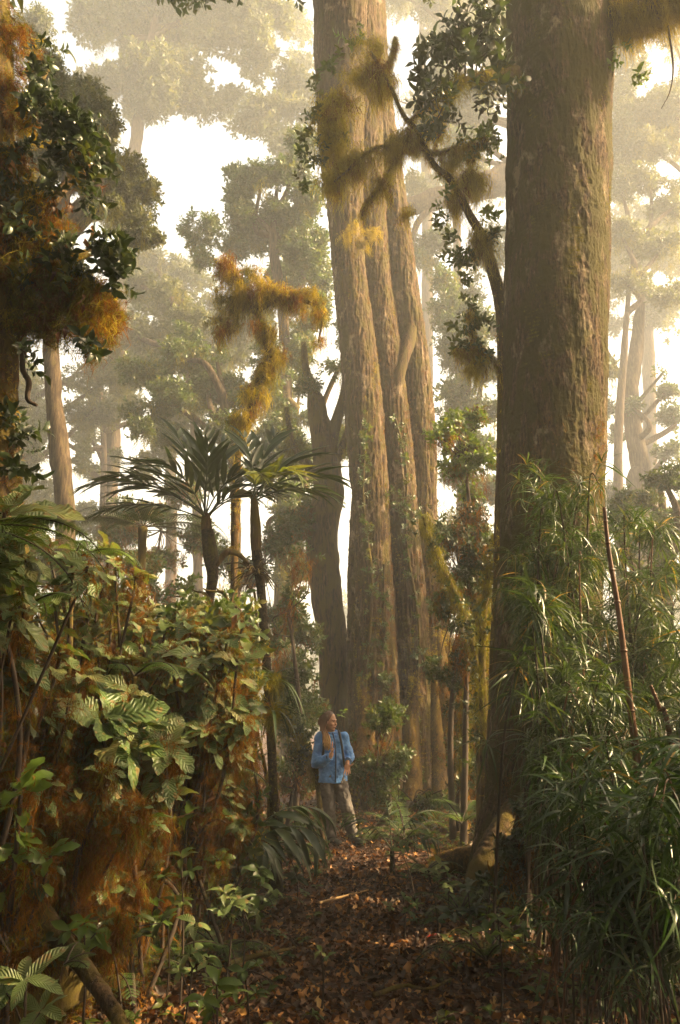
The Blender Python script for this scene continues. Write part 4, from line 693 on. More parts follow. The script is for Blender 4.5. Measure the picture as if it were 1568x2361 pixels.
for k, (px_, py_, D_, az_, w_) in enumerate([(170, 1290, 5.4, -10, 'over the crest of the thicket'), (60, 1400, 4.6, -25, 'below the pale fern frond at the left edge'), (470, 1790, 6.2, -10, 'low beside the fresh green rosette'), (310, 1560, 5.2, 10, 'between the largest rosettes')]):
    fern('arching thicket fern ' + w_, P(px_, py_, D_), [(az_, 30, .6, 95, 26, .13), (az_ + 50, 40, .55, 95, 24, .12), (az_ - 50, 35, .55, 95, 24, .12), (az_ + 120, 40, .5, 95, 22, .12)], 360 + k, 'thicket_fern', [.012, .01, .008])
# ------------------------------------------------------------------ broad leaved shrubs on the left
def shrub(label, D, base_px, ros, seed, mossn=1.0, L0=.19, mat='leaf_shrub', fill=2, name='broadleaf_shrub', dead=3, group=None, tpl=ROS):
    g = np.random.default_rng(seed); base = P(*base_px, D); base[2] = gz(base[0], base[1]); t = thing(name, label, 'shrub', base, group); ms, mv, mr, mg = MB(), MB(), MB(), MB(); L = L0 * 1.4; nd_ = 0; mossn *= .5
    nm = len(ros); ros = list(ros) + [(a + g.normal(0, 60), b + 20 + abs(g.normal(0, 130)), sc_ * g.uniform(.5, .9)) for a, b, sc_ in ros for _ in range(fill)]; cen = []
    ros = [(min(a, 560 - abs(g.normal(0, 25))) if a > 560 else a, max(b, 1400 + abs(g.normal(0, 20))) if D > 4.8 and a > 330 else b, s_) for a, b, s_ in ros]
    for ir, (a, b, sc_) in enumerate(ros):
        dd = D + g.uniform(-.35, .35); c = P(a, b, dd); m1 = base * .5 + c * .5 + np.array([g.normal(0, .12), g.normal(0, .12), .1]); p = [base + g.normal(0, .12, 3) * [1, 1, 0] - [0, 0, .05], m1, c - [0, 0, .12], c]
        if ir < nm: cen.append(c)
        else: k_ = cen[ir % nm] * .45 + base * .55; p = [k_, k_ * .5 + c * .5 + g.normal(0, .04, 3), c - [0, 0, .04], c]
        tube(ms, p, [.013, .011, .008, .005] if ir < nm else [.006, .005, .004, .004], 7, 30, .003, 20, .2, cap=False)
        d = nrm(np.array([[g.normal(.25, .3), g.normal(-.45, .3), 1.]])); k = g.integers(0, len(tpl)); r_ = axes_to(d, g)[0] * L * sc_
        mv.inst(tpl[k], r_[None], c[None], np.array([g.uniform(0, .55)]))
        for _ in range(g.integers(4, 8)):          # single leaves down the stem
            f = g.uniform(.5, .95); q = p[1] * (1 - f) + p[3] * f; dl = nrm(np.array([[g.normal(.2, 1), g.normal(-.4, 1), g.normal(.1, .5)]])); mv.inst(leaf(14, .44, .14, .5, .58, serr=.22, wave=.3), frames(dl, np.array([0, 0, 1.]), g.normal(0, .4, 1)) * L * sc_ * g.uniform(.6, 1.0), q[None], np.array([g.uniform(0, .95)]))
        n = int(20 * mossn); q = along(p[1:], n, .09, g); moss_hang(mr, q, .24, g); moss_tuft(mr, along(p, 5 * n, .08, g), .06, g); moss_tuft(mg, along(p, n, .07, g), .06, g); moss_hang(mg, along(p[1:], n // 3, .08, g), .25, g)
        if dead and nd_ < 9 and g.uniform() < .5:
            nd_ += 1; q = along(p, 1, .12, g) + [.03, -.1, 0]; md = MB(); md.inst(leaf(8, .4, .35, .9, wave=.9), frames(nrm(rdir(1, g) * .5 + [0, -.3, -1]), np.array([.3, -1., 0]), g.normal(0, .8, 1)) * L * g.uniform(.25, .5), q, g.uniform(.4, 1, 1)); md.build('dead_leaf', M['leaf_dead'], t)
    ms.build('stem', M['twig'], t); mv.build('foliage', M[mat], t); mr.build('rusty_moss', M['moss_rust'], t); mg.build('green_moss', M['moss_green'], t)
    return t
shrub('broad leaved shrub with the palest, largest leaf rosettes in the middle of the left thicket', 5.0, (270, 2120), [(240, 1650, 1.35), (205, 1690, 1.1), (290, 1670, 1.1), (230, 1740, .9), (350, 1670, 1.05), (385, 1720, .9), (300, 1600, .8), (330, 1760, .8)], 401, 1.3, .21)
shrub('broad leaved shrub carrying a tall upright leaf near the top of the left thicket', 5.8, (430, 2060), [(465, 1520, 1.25), (440, 1450, .9), (500, 1600, 1.0), (430, 1590, .9), (520, 1470, .8), (490, 1650, .9), (540, 1580, .8), (460, 1620, .8), (400, 1560, .9), (400, 1500, .8), (545, 1520, .8)], 402, 1.2, .20)
shrub('broad leaved shrub on the left with leaves spreading against the bright mist', 5.9, (200, 2090), [(250, 1270, .9), (270, 1310, 1.0), (310, 1330, .8), (215, 1330, .9), (160, 1290, .9), (120, 1260, .9), (340, 1410, .8), (260, 1390, .9), (190, 1420, .9), (130, 1360, .8)], 403, 1.0, .19)
shrub('broad leaved shrub at the left edge, three big leaves over rusty moss', 4.7, (90, 2160), [(135, 1500, 1.1), (60, 1590, .9), (30, 1560, .9), (130, 1570, .7), (60, 1690, .8), (20, 1640, .9), (140, 1640, .9)], 404, 1.4, .18)
shrub('dark leaved shrub under the palms whose leaves form the top edge of the thicket', 6.5, (400, 2050), [(380, 1440, 1.0), (430, 1480, 1.0), (470, 1440, 1.0), (520, 1430, .9), (560, 1460, .9), (360, 1490, .9), (330, 1470, .9), (590, 1430, .8), (480, 1390, .8), (420, 1410, .8)], 405, 1.0, .19, 'leaf_mid')
shrub('low shrub with small yellowed leaves in the mossy lower part of the thicket', 5.0, (220, 2190), [(215, 1960, .9), (240, 1985, .7), (195, 1930, .8), (300, 1870, .6), (160, 1880, .6), (250, 1900, .6), (320, 1950, .6)], 406, 2.0, .16)
shrub('shrub with a fresh bright green rosette above the fallen palm frond', 6.0, (420, 2120), [(425, 1830, 1.15), (380, 1850, .7), (460, 1790, .7), (370, 1770, .8), (400, 1700, .7), (350, 1900, .7)], 407, 1.2, .17, 'leaf_bright')
shrub('rusty moss covered shrub with few leaves below the tall upright leaf', 6.6, (520, 2040), [(540, 1600, .7), (560, 1660, .6), (520, 1720, .7), (560, 1720, .6), (460, 1710, .7), (580, 1580, .6)], 408, 3.2, .15)
shrub('moss choked shrub at the left hanging over the dark tree base', 4.6, (150, 2200), [(90, 1750, .7), (180, 1780, .7), (130, 1830, .7), (210, 1840, .6), (60, 1850, .7), (240, 1780, .6), (170, 1950, .6), (240, 2050, .6)], 409, 3.0, .15)
shrub('leggy shrub with large translucent leaves catching light at the left edge', 4.0, (20, 2250), [(0, 1830, 1.1), (50, 1820, .8), (5, 1990, .9), (30, 1960, .7)], 410, .4, .15, 'leaf_bright', dead=0)
shrub('shrub at the left edge with one huge pale leaf above the tree fern frond', 3.9, (-60, 2200), [(10, 1170, 1.5), (40, 1210, 1.2), (-20, 1230, 1.2), (60, 1290, .8)], 411, .3, .19)
def moss_wall():
    D = 6.8; g = np.random.default_rng(420); base = P(330, 2120, D); base[2] = gz(base[0], base[1]); t = thing('mossy_thicket', 'tangle of dead stems buried in orange brown moss behind the broad leaves on the left', 'shrub', base)
    ms = MB()
    for k in range(46):
        x = g.uniform(30, 600); y0 = g.uniform(1400, 1650); dd = D + g.uniform(.2, 1.6); b = P(x + g.uniform(-60, 60), 2120, dd); b[2] = gz(b[0], b[1]) - .05; tube(ms, [b, P(x + g.uniform(-40, 40), 1850, dd), P(x, y0, dd), P(x + g.uniform(-80, 80), y0 - 60, dd)], [.02, .016, .010, .004], 7, 40, .006, 14, .3, cap=False)
    ms.build('stem', M['bark_dark'], t)
    for mat, n, o in (('moss_rust', 1500, 0), ('moss_gold', 500, 31), ('moss_green', 1200, 77)):
        mb = MB(); q = np.array([P(x, y, dd) for x, y, dd in zip(g.uniform(-20, 600, n), 2150 - 720 * g.uniform(0, 1, n) ** .8, D + g.uniform(-.3, 1.9, n))]); q = q[(fbm(q * 2.1 + o, 3) > .45)]; moss_hang(mb, q[::2], .26, g, 1.2); moss_tuft(mb, np.repeat(q, 5, 0) + rdir(5 * len(q), g) * .11, .08, g); mb.build('hanging_moss', M[mat], t)
    mb = MB(); n = 1900; q = np.array([P(x, y, dd) for x, y, dd in zip(g.uniform(-20, 590, n), 2120 - 740 * g.uniform(0, 1, n), D + g.uniform(-.6, 1.9, n))]); scatter(mb, NEAR, q, nrm(rdir(n, g) + [.3, -.4, .3]), .095, g); mb.build('foliage', M['leaf_mid'], t)
moss_wall()
# ------------------------------------------------------------------ seedlings on the floor
def seedling(label, D, base_px, nodes, L, seed, mat='leaf_mid', name='seedling', tpl=SEED, w=1):
    g = np.random.default_rng(seed); base = P(*base_px, D); base[2] = gz(base[0], base[1]); t = thing(name, label, 'plant', base); ms, mv = MB(), MB()
    top = P(nodes[0][0], nodes[0][1], D); tube(ms, [base - [0, 0, .03], (base + top) / 2 + [.015, 0, 0], top], [.007, .006, .004], 6, 24, cap=False)
    for a, b, s_ in nodes:
        c = P(a, b, D + g.uniform(-.05, .05)); f = np.clip((c[2] - base[2]) / max(top[2] - base[2], .05) - .12, 0, 1); q = base * (1 - f) + top * f; tube(ms, [q, (q + c) / 2 + [0, 0, .01], c], [.004, .003, .003], 5, 10, cap=False)
        mv.inst(tpl[g.integers(0, len(tpl))], (axes_to(nrm(np.array([[g.normal(0, .2), g.normal(-.35, .2), 1.]])), g)[0] * L * s_)[None], c[None], g.uniform(0, .5, 1))
    ms.build('stem', M['twig'], t); mv.build('foliage', M[mat], t)
for k, a in enumerate([
  ('tall seedling on a thin straight stem with broad leaves left of the fallen frond', 4.9, (415, 2330), [(418, 1975, 1.0), (380, 2020, .8), (440, 2010, .7), (425, 2080, .7)], .15),
  ('seedling with large spotted leaves hanging low over the litter', 4.4, (420, 2300), [(450, 2130, 1.0), (440, 2200, 1.0), (480, 2210, .8), (415, 2240, .7)], .15),
  ('glossy seedling at the bottom edge with upright pointed leaves', 3.9, (490, 2380), [(500, 2270, 1.1), (470, 2300, .9), (540, 2290, .8), (490, 2330, .8)], .13),
  ('seedling right of the glossy one with thin drooping leaves', 4.2, (570, 2330), [(565, 2240, .9), (590, 2220, .7), (590, 2290, .7), (550, 2260, .7)], .12),
  ('big pale leaved seedling in the bottom left corner', 2.9, (60, 2420), [(60, 2260, 1.25), (15, 2290, 1.0), (95, 2330, 1.0)], .15),
  ('small seedling beside the boots of the person on the left', 9.0, (745, 1990), [(745, 1962, .8), (760, 1970, .7), (730, 1975, .7)], .12),
  ('slim pale seedling on the dark floor left of the mossy trunk', 7.0, (1030, 2100), [(1030, 2010, .9), (1034, 2050, .9)], .11),
  ('dark seedling in the shade of the bamboo with dull leaves', 6.0, (1110, 2130), [(1130, 2040, .9), (1100, 2060, .8), (1150, 2070, .8), (1120, 2090, .7)], .12),
  ('seedling in the litter left of centre below the fallen frond', 5.4, (560, 2160), [(560, 2090, .9), (540, 2110, .7), (590, 2110, .7)], .11),
  ('green seedling on the floor right of the path', 6.4, (930, 2120), [(930, 2070, .9), (900, 2090, .8), (960, 2085, .8), (940, 2100, .7)], .11),
  ('tiny seedling on the open litter at lower centre', 4.8, (740, 2230), [(740, 2195, .8), (755, 2205, .7)], .09),
  ('bright seedling standing in front of the giant roots right of the person', 10.5, (915, 1860), [(917, 1790, 1.0), (905, 1830, .9), (930, 1840, .9)], .13, ),
  ('sprig of pale pointed leaves above the head of the person', 11.5, (800, 1880), [(792, 1640, .9), (785, 1650, .8)], .12),
]): seedling(*a, 500 + k, 'leaf_shrub' if k in (4, 6, 1) else ('leaf_bright' if k in (2, 11, 12, 5) else 'leaf_mid'))
# ------------------------------------------------------------------ bamboo on the right
def blade_tuft(g, n, w, up=.5):
    out = []
    for k in range(n):
        a = g.uniform(0, 2 * pi); e = g.uniform(-.35, 1.1); d = np.array([[math.cos(a) * math.cos(e), math.sin(a) * math.cos(e), math.sin(e)]]); out.append(place(leaf(7, w, .25, g.uniform(.5, 1.3), .35), frames(d, np.array([0, 0, 1.]), np.array([g.normal(0, .4)]))[0] * g.uniform(.55, 1.1), np.array([0, 0, g.uniform(-.1, .1)]), g.uniform(0, .6)))
    return merge(out)
BT = [blade_tuft(G, n, .055) for n in (11, 13, 10, 14, 12, 12)]; BW = [blade_tuft(G, n, .075) for n in (8, 9, 7, 10, 8)]
def bamboo(label, D, base_px, tips, L, seed, tpl=BT, mat='bamboo', per=9, sub=.3, rr=.012):
    g = np.random.default_rng(seed); base = P(*base_px, D); base[2] = gz(base[0], base[1]); t = thing('bamboo_clump', label, 'bamboo', base); mv = MB(); q_all = []
    for a, b, *dz in tips:
        tip = P(a, b, D + (dz[0] if dz else g.uniform(-.6, .6))); b0 = base + np.array([g.normal(0, .18), g.normal(0, .18), 0]); b0[2] = gz(b0[0], b0[1]) - .05; h = tip - b0
        mid = b0 + h * [.35, .35, .62] + [0, 0, .12]; m2 = b0 + h * [.72, .72, .98] + [0, 0, .1]; p = [b0, mid, m2, tip]; mb = MB(); tube(mb, p, [rr, rr * .8, rr * .5, .003], 8, 50, .001, 30); mb.build('culm', M['cane'] if g.uniform() < .35 else M['twig'], t)
        Pt = spline(p, 60)[int(60 * .3):]; n = per; i = g.integers(0, len(Pt), n); s_ = rdir(n, g) * sub * g.uniform(.1, 1, n)[:, None] * [1, 1, .6]; q_all.append(Pt[i] + s_); q_all.append(tip[None])
    q = np.concatenate(q_all); k = g.integers(0, len(tpl), len(q)); A_ = rotz(g.uniform(0, 2 * pi, len(q))) @ np.eye(3); tl = g.normal(0, .25, (len(q), 3)); d = nrm(np.array([0, 0, 1.]) + tl); M_ = axes_to(d, g) * (L * g.uniform(.75, 1.2, len(q)))[:, None, None]; rn = g.uniform(0, .5, len(q))
    for i, tp in enumerate(tpl): m = k == i; mv.inst(tp, M_[m], q[m], rn[m])
    mv.build('foliage', M[mat], t); return t
def spread(g, n, x0, x1, y0, y1): return [(g.uniform(x0, x1), g.uniform(y0, y1)) for _ in range(n)]
g_ = np.random.default_rng(600)
bamboo('bamboo clump arching in front of the mossy trunk, topped by feathery sprays', 6.6, (1330, 2020), spread(g_, 14, 1200, 1400, 1110, 1330) + spread(g_, 12, 1180, 1420, 1250, 1500) + spread(g_, 8, 1220, 1480, 1400, 1700), .24, 601, per=11)
bamboo('drooping bamboo spray hanging like a shock of hair before the trunk', 6.0, (1290, 2040), [(1235, 1400), (1250, 1390), (1225, 1420), (1265, 1410), (1290, 1440), (1320, 1470)] + spread(g_, 6, 1230, 1400, 1450, 1650), .30, 602, BT, per=6, sub=.15)
bamboo('dense bamboo clump at the right edge lit from behind by the mist', 7.0, (1500, 2000), spread(g_, 12, 1440, 1600, 1190, 1420) + spread(g_, 16, 1400, 1620, 1380, 1620) + spread(g_, 8, 1400, 1600, 1600, 1800), .25, 603, per=11)
bamboo('shaded bamboo clump between the trunk base and the lower right grass', 5.6, (1330, 2080), spread(g_, 14, 1230, 1480, 1600, 1850) + spread(g_, 10, 1240, 1500, 1750, 1950), .24, 604, per=8)
bamboo('wide bladed bamboo clump arching over the lower right corner', 4.3, (1480, 2230), spread(g_, 14, 1290, 1620, 1740, 1900) + spread(g_, 16, 1280, 1620, 1880, 2080) + spread(g_, 8, 1350, 1620, 2050, 2200), .25, 605, BW, 'grass', per=4, sub=.2, rr=.006)
bamboo('nearest wide bladed clump at the right edge with long drooping blades', 3.7, (1600, 2330), spread(g_, 10, 1480, 1680, 1740, 1950) + spread(g_, 8, 1480, 1680, 1950, 2200), .24, 606, BW, 'grass', per=4, sub=.2, rr=.006)
bamboo('dim bamboo shoots low in the shade of the lower right', 4.9, (1330, 2240), spread(g_, 10, 1230, 1420, 1950, 2150), .2, 607, BW, 'grass', per=3, sub=.2, rr=.005)
def cane(label, D, pl, r0, r1, seed):
    g = np.random.default_rng(seed); p = [P(a, b, D) for a, b in pl]; base = p[0].copy(); base[2] = gz(base[0], base[1]); p[0] = base - [0, 0, .05]; t = thing('bamboo_cane', label, 'bamboo cane', base)
    mb = MB(); tube(mb, p, np.linspace(r0, r1, len(p)), 14, 120, .001, 20, .03); Pt = spline(p, 100)
    for f in (.2, .36, .5, .63, .75, .86, .95): i = int(f * 98); q = Pt[i]; e = Pt[i + 1] - q; e = e / np.linalg.norm(e); r = (r0 + (r1 - r0) * f) * 1.0; tube(mb, [q - e * .012, q - e * .004, q + e * .004, q + e * .012], [r * .98, r * 1.28, r * 1.28, r * .98], 12, 12)
    mb.build('culm', M['cane'], t); return t
cane('thick red brown bamboo cane rising bare in front of the bamboo foliage', 5.3, [(1500, 2100), (1472, 1790), (1450, 1600), (1425, 1400), (1405, 1280), (1393, 1170)], .028, .012, 610)
cane('short slanting tan cane at the right among the bamboo leaves', 5.2, [(1600, 2000), (1545, 1700), (1520, 1630), (1500, 1580)], .018, .010, 611)
# shrub stems beside the mossy trunk
def vines(label, D, pl, r, seed, mat='bark_dark'):
    g = np.random.default_rng(seed); p = [P(a, b, D) for a, b in pl]; base = p[0].copy(); base[2] = gz(base[0], base[1]); p[0] = base - [0, 0, .05]; t = thing('leaning_sapling', label, 'sapling', base); mb = MB(); tube(mb, p, np.linspace(r, r * .35, len(p)), 12, 100, .008, 12, .3); mb.build('trunk', M[mat], t); mb = MB(); moss_tuft(mb, along(p, 500, r * 1.5, g), .05, g); moss_hang(mb, along(p[1:], 200, r * 1.8, g), .36, g); mb.build('moss', M['moss_green'], t); mb = MB(); q = along(p[1:], 70, .22, g); scatter(mb, NEAR, q, nrm(rdir(70, g)), .075, g); mb.build('foliage', M['leaf_dark'], t)
vines('dark leaning stem crossing the gap with moss hanging from it', 10, [(1110, 1960), (1105, 1700), (1095, 1520), (1060, 1390), (1010, 1290), (975, 1190)], .05, 620)
vines('upright dark mossy stem close to the left side of the big mossy trunk', 9.3, [(1120, 2000), (1118, 1700), (1112, 1500), (1125, 1330), (1150, 1230)], .06, 621)
vines('thin mossy stem between the dark stems and the aerial roots', 10.5, [(1070, 1950), (1068, 1750), (1075, 1600), (1088, 1450), (1105, 1300)], .04, 622)
vines('crooked mossy stem leaning left behind the person', 11, [(745, 1900), (730, 1790), (700, 1720), (665, 1660), (640, 1620)], .04, 623)
# things lying on the floor
def stick(label, D, pl, r, seed, mat='bark_dark'):
    p = np.array([P(a, b, D) for a, b in pl]); k = [(-(CAMZ - gz(q[0], q[1]) - .03) / ((q - CAMP)[2])) for q in p]; p = np.array([CAMP + (q - CAMP) * s_ for q, s_ in zip(p, k)]); p[:, 2] += np.linspace(.01, .03, len(p)); mb = MB(); tube(mb, p, np.linspace(r, r * .4, len(p)), 10, 60, .003, 20, .3); tag(mb.build('fallen_branch', M[mat], origin=p[0]), label, 'branch')
stick('mossy fallen branch lying across the litter at lower left of centre', 4.5, [(530, 2225), (580, 2212), (630, 2205), (680, 2195)], .016, 630)
stick('thin pale stick on the path in front of the person', 7, [(735, 2085), (800, 2070), (850, 2060)], .012, 631, 'straw')
stick('dark crooked stick near the bottom edge right of centre', 4.2, [(860, 2300), (930, 2280), (985, 2290), (1040, 2270)], .012, 632)
stick('slanting stick on the litter right of the path', 6, [(1010, 2180), (1050, 2150), (1100, 2140)], .012, 633)
def dead_frond(label, px, py, az, L, n, ll, seed):
    g = np.random.default_rng(seed); q = P(px, py, 7); q = CAMP + (q - CAMP) * (-(CAMZ - .06) / (q - CAMP)[2]); q[2] = gz(q[0], q[1]) + .05; t = thing('dead_palm_frond', label, 'palm frond', q); lm, rm = MB(), MB(); frond(g, q, R(az), R(22), L, R(45), n, ll, .03, lm, rm, .7, .15, .012, .12, (6, .3)); rm.build('rachis', M['straw'], t); lm.build('leaflet', M['straw'], t)
dead_frond('dry straw coloured palm frond lying behind the thin palm stem', 640, 1905, 20, .8, 14, .34, 640)
dead_frond('dry palm frond fallen at the foot of the thin palm stem', 630, 2030, 170, 1.0, 13, .22, 641)
dead_frond('broken dead frond resting in the litter left of the palm base', 560, 2070, 200, .6, 10, .2, 642)
mb = MB(); q = P(985, 3495 * .6149, 5); q = CAMP + (q - CAMP) * (-(CAMZ - .06) / (q - CAMP)[2]); q[2] = gz(q[0], q[1]) + .045
mb.inst(leaf(8, .6, .2, -.2, wave=.4), frames(np.array([[.8, -.3, .15]]), np.array([0, 0, 1.])) * .075, q[None], np.array([.2])); tag(mb.build('red_leaf', plain('red_leaf_skin', (.55, .03, .015), .5), origin=q), 'single bright red leaf lying on the dark litter', 'leaf')
mb = MB(); q = np.array([P(1095, 1975, 8.8)]); q[0, 2] = gz(q[0, 0], q[0, 1]); g_ = np.random.default_rng(650)
t = thing('mossy_log', 'short moss covered log on the floor left of the mossy trunk base', 'log', q[0]); tube(mb, [q[0] + [-.38, .1, .1], q[0] + [0, .02, .14], q[0] + [.4, -.05, .1]], [.13, .14, .12], 20, 50, .02, 8, .2); mb.build('trunk', M['bark_moss'], t)
mb = MB(); moss_tuft(mb, along([q[0] + [-.38, .1, .14], q[0] + [.4, -.05, .14]], 700, .14, g_), .06, g_); mb.build('moss', M['moss_gold'], t)

bamboo('bamboo thicket added mostly past the right edge to shade the corner', 5.2, (1760, 2150), spread(g_, 16, 1560, 1900, 1350, 1700) + spread(g_, 16, 1540, 1900, 1700, 2050), .25, 608, BT, per=9)  # clump added to darken the lower right, mostly out of view
bamboo('dim bamboo growing low on the floor in the lower right corner', 4.2, (1440, 2330), spread(g_, 16, 1260, 1600, 2080, 2290), .2, 609, BW, 'grass', per=3, sub=.25, rr=.004)

g_ = np.random.default_rng(660)
for k, (a, b, D_) in enumerate([(150, 2050, 5.2), (260, 2130, 5.0), (330, 2090, 5.4), (390, 2160, 4.9), (470, 2070, 6.2), (520, 2150, 5.2), (300, 2200, 4.5), (200, 2230, 4.2), (600, 2110, 5.8), (1010, 2080, 6.5), (1080, 2150, 5.6), (1150, 2220, 4.9), (960, 2030, 7.5), (700, 2000, 8.4), (680, 2060, 7.2)]):
    q_ = ['left of the path', 'right of the path'][a > 800]
    seedling('%s low leafy plant %s, %s' % (['small', 'spreading', 'dull green', 'pale', 'glossy'][k % 5], ['in the litter', 'at the thicket edge', 'by the palm stem', 'under the bamboo'][3 if a > 1050 else 2 if 560 < a < 720 else 1 if a < 560 else 0] if True else '', ['nearest the viewer', 'beside a fern sprig', 'under drooping moss', 'with spread leaves', 'with a bent stem', 'between dead fronds', 'close to a fallen branch', 'near the draped tree', 'next to the straw fronds', 'near the pale seedling', 'in deep shade', 'at the dark corner', 'facing the boots', 'close to the person', 'before the palm foot'][k]), D_, (a, b), [(a + g_.normal(0, 25), b - g_.uniform(30, 110), g_.uniform(.8, 1.3)) for _ in range(5)], .12, 670 + k, ['leaf_mid', 'leaf_shrub', 'leaf_dark', 'leaf_bright'][k % 4], 'herb')

shrub('dark fringe shrub at the left edge rising against the draped tree', 4.3, (-20, 2180), [(20, 1480, .9), (-10, 1560, .9), (50, 1450, .8), (10, 1700, .9), (40, 1760, .8), (60, 1900, .8), (20, 2080, .8), (90, 2000, .8), (110, 1930, .7)], 412, 1.6, .14, 'leaf_dark')
# ------------------------------------------------------------------ unseen trees added round the view to block sun and sky light
def behind(seed, label, x, y, r, h, blobs):
    g = np.random.default_rng(seed); base = np.array([x, y, float(gz(x, y))]); t = thing('added_shade_tree', label, 'tree', base, 'added shade trees outside the view'); mb = MB(); top = base + [g.normal(0, .5), g.normal(0, .5), h]
    tube(mb, [base - [0, 0, .1], (base + top) / 2 + g.normal(0, .2, 3), top], [r * 1.2, r, r * .5], 24, 120, .02, 7, .1); mb.build('trunk', M['bark_dark'], t)
    mb = MB(); crown(mb, FAR, [(np.array(c, float), np.array(q, float), n) for c, q, n in blobs], .2, g, .3); mb.build('foliage', M['leaf_mid'], t)
def bl(g, n, x0, x1, y0, y1, z0, z1, r, k): return [((g.uniform(x0, x1), g.uniform(y0, y1), g.uniform(z0, z1)), (r, r, r * .6), k) for _ in range(n)]
g_ = np.random.default_rng(900)
behind(901, 'unseen dark tree added behind the viewpoint to shade the path', -1.5, -4.5, .3, 11, bl(g_, 26, -6, 5, -8, 3.6, 8.5, 13, 2.0, 420))
behind(902, 'unseen shade tree added behind the viewpoint on the side of the bamboo', 5.5, -3.5, .35, 12, bl(g_, 20, 2, 8, -9, 2.5, 8.5, 13, 2.0, 420) + bl(g_, 12, 3, 9, -6, 1.5, 1, 5, 1.5, 300))
behind(903, 'unseen shade tree added behind the viewpoint on the side of the mossy thicket', -6, -2.5, .35, 12, bl(g_, 20, -9, -3, -6, 6, 8, 13, 2.0, 420) + bl(g_, 14, -8, -2.5, -6, 1, 1, 5, 1.5, 300))
behind(904, 'unseen shade tree added farther behind the viewpoint across the path', 1, -9, .3, 12, bl(g_, 16, -6, 7, -12, -7, 6, 13, 2.2, 420) + bl(g_, 14, -6, 7, -10, -6, 1, 6, 1.7, 320))
behind(905, 'tree added out of view on the right to filter the low sun', 9.5, 3.5, .35, 11, bl(g_, 7, 6.5, 11.5, -1, 6, 3.5, 9, 1.2, 90))
behind(907, 'shade tree added out of view on the right near the viewpoint', 8, -1, .3, 9, bl(g_, 24, 5, 9, -4, 3, 2.5, 9, 1.5, 220))
behind(906, 'low crowned shade tree added out of view on the right beyond the bamboo', 11.5, 17, .3, 8, bl(g_, 22, 10, 13.5, 14, 19.5, 3, 9.5, 1.4, 150))
behind(908, 'leafy shade tree added out of view on the left beside the draped tree', -9, 5, .35, 13, bl(g_, 40, -12, -6.2, -1, 11, 1, 13, 1.9, 330))
behind(909, 'leafy shade tree added out of view on the left level with the person', -12, 12, .35, 13, bl(g_, 34, -15, -9.5, 8, 18, 1, 13, 2.0, 330))
behind(910, 'leafy shade tree added out of view on the right level with the person', 14, 13, .35, 14, bl(g_, 14, 10.5, 15, 10.5, 14.5, .5, 5.0, 1.6, 300) + bl(g_, 8, 9.5, 15, 10.5, 14, 11, 15, 1.6, 160))
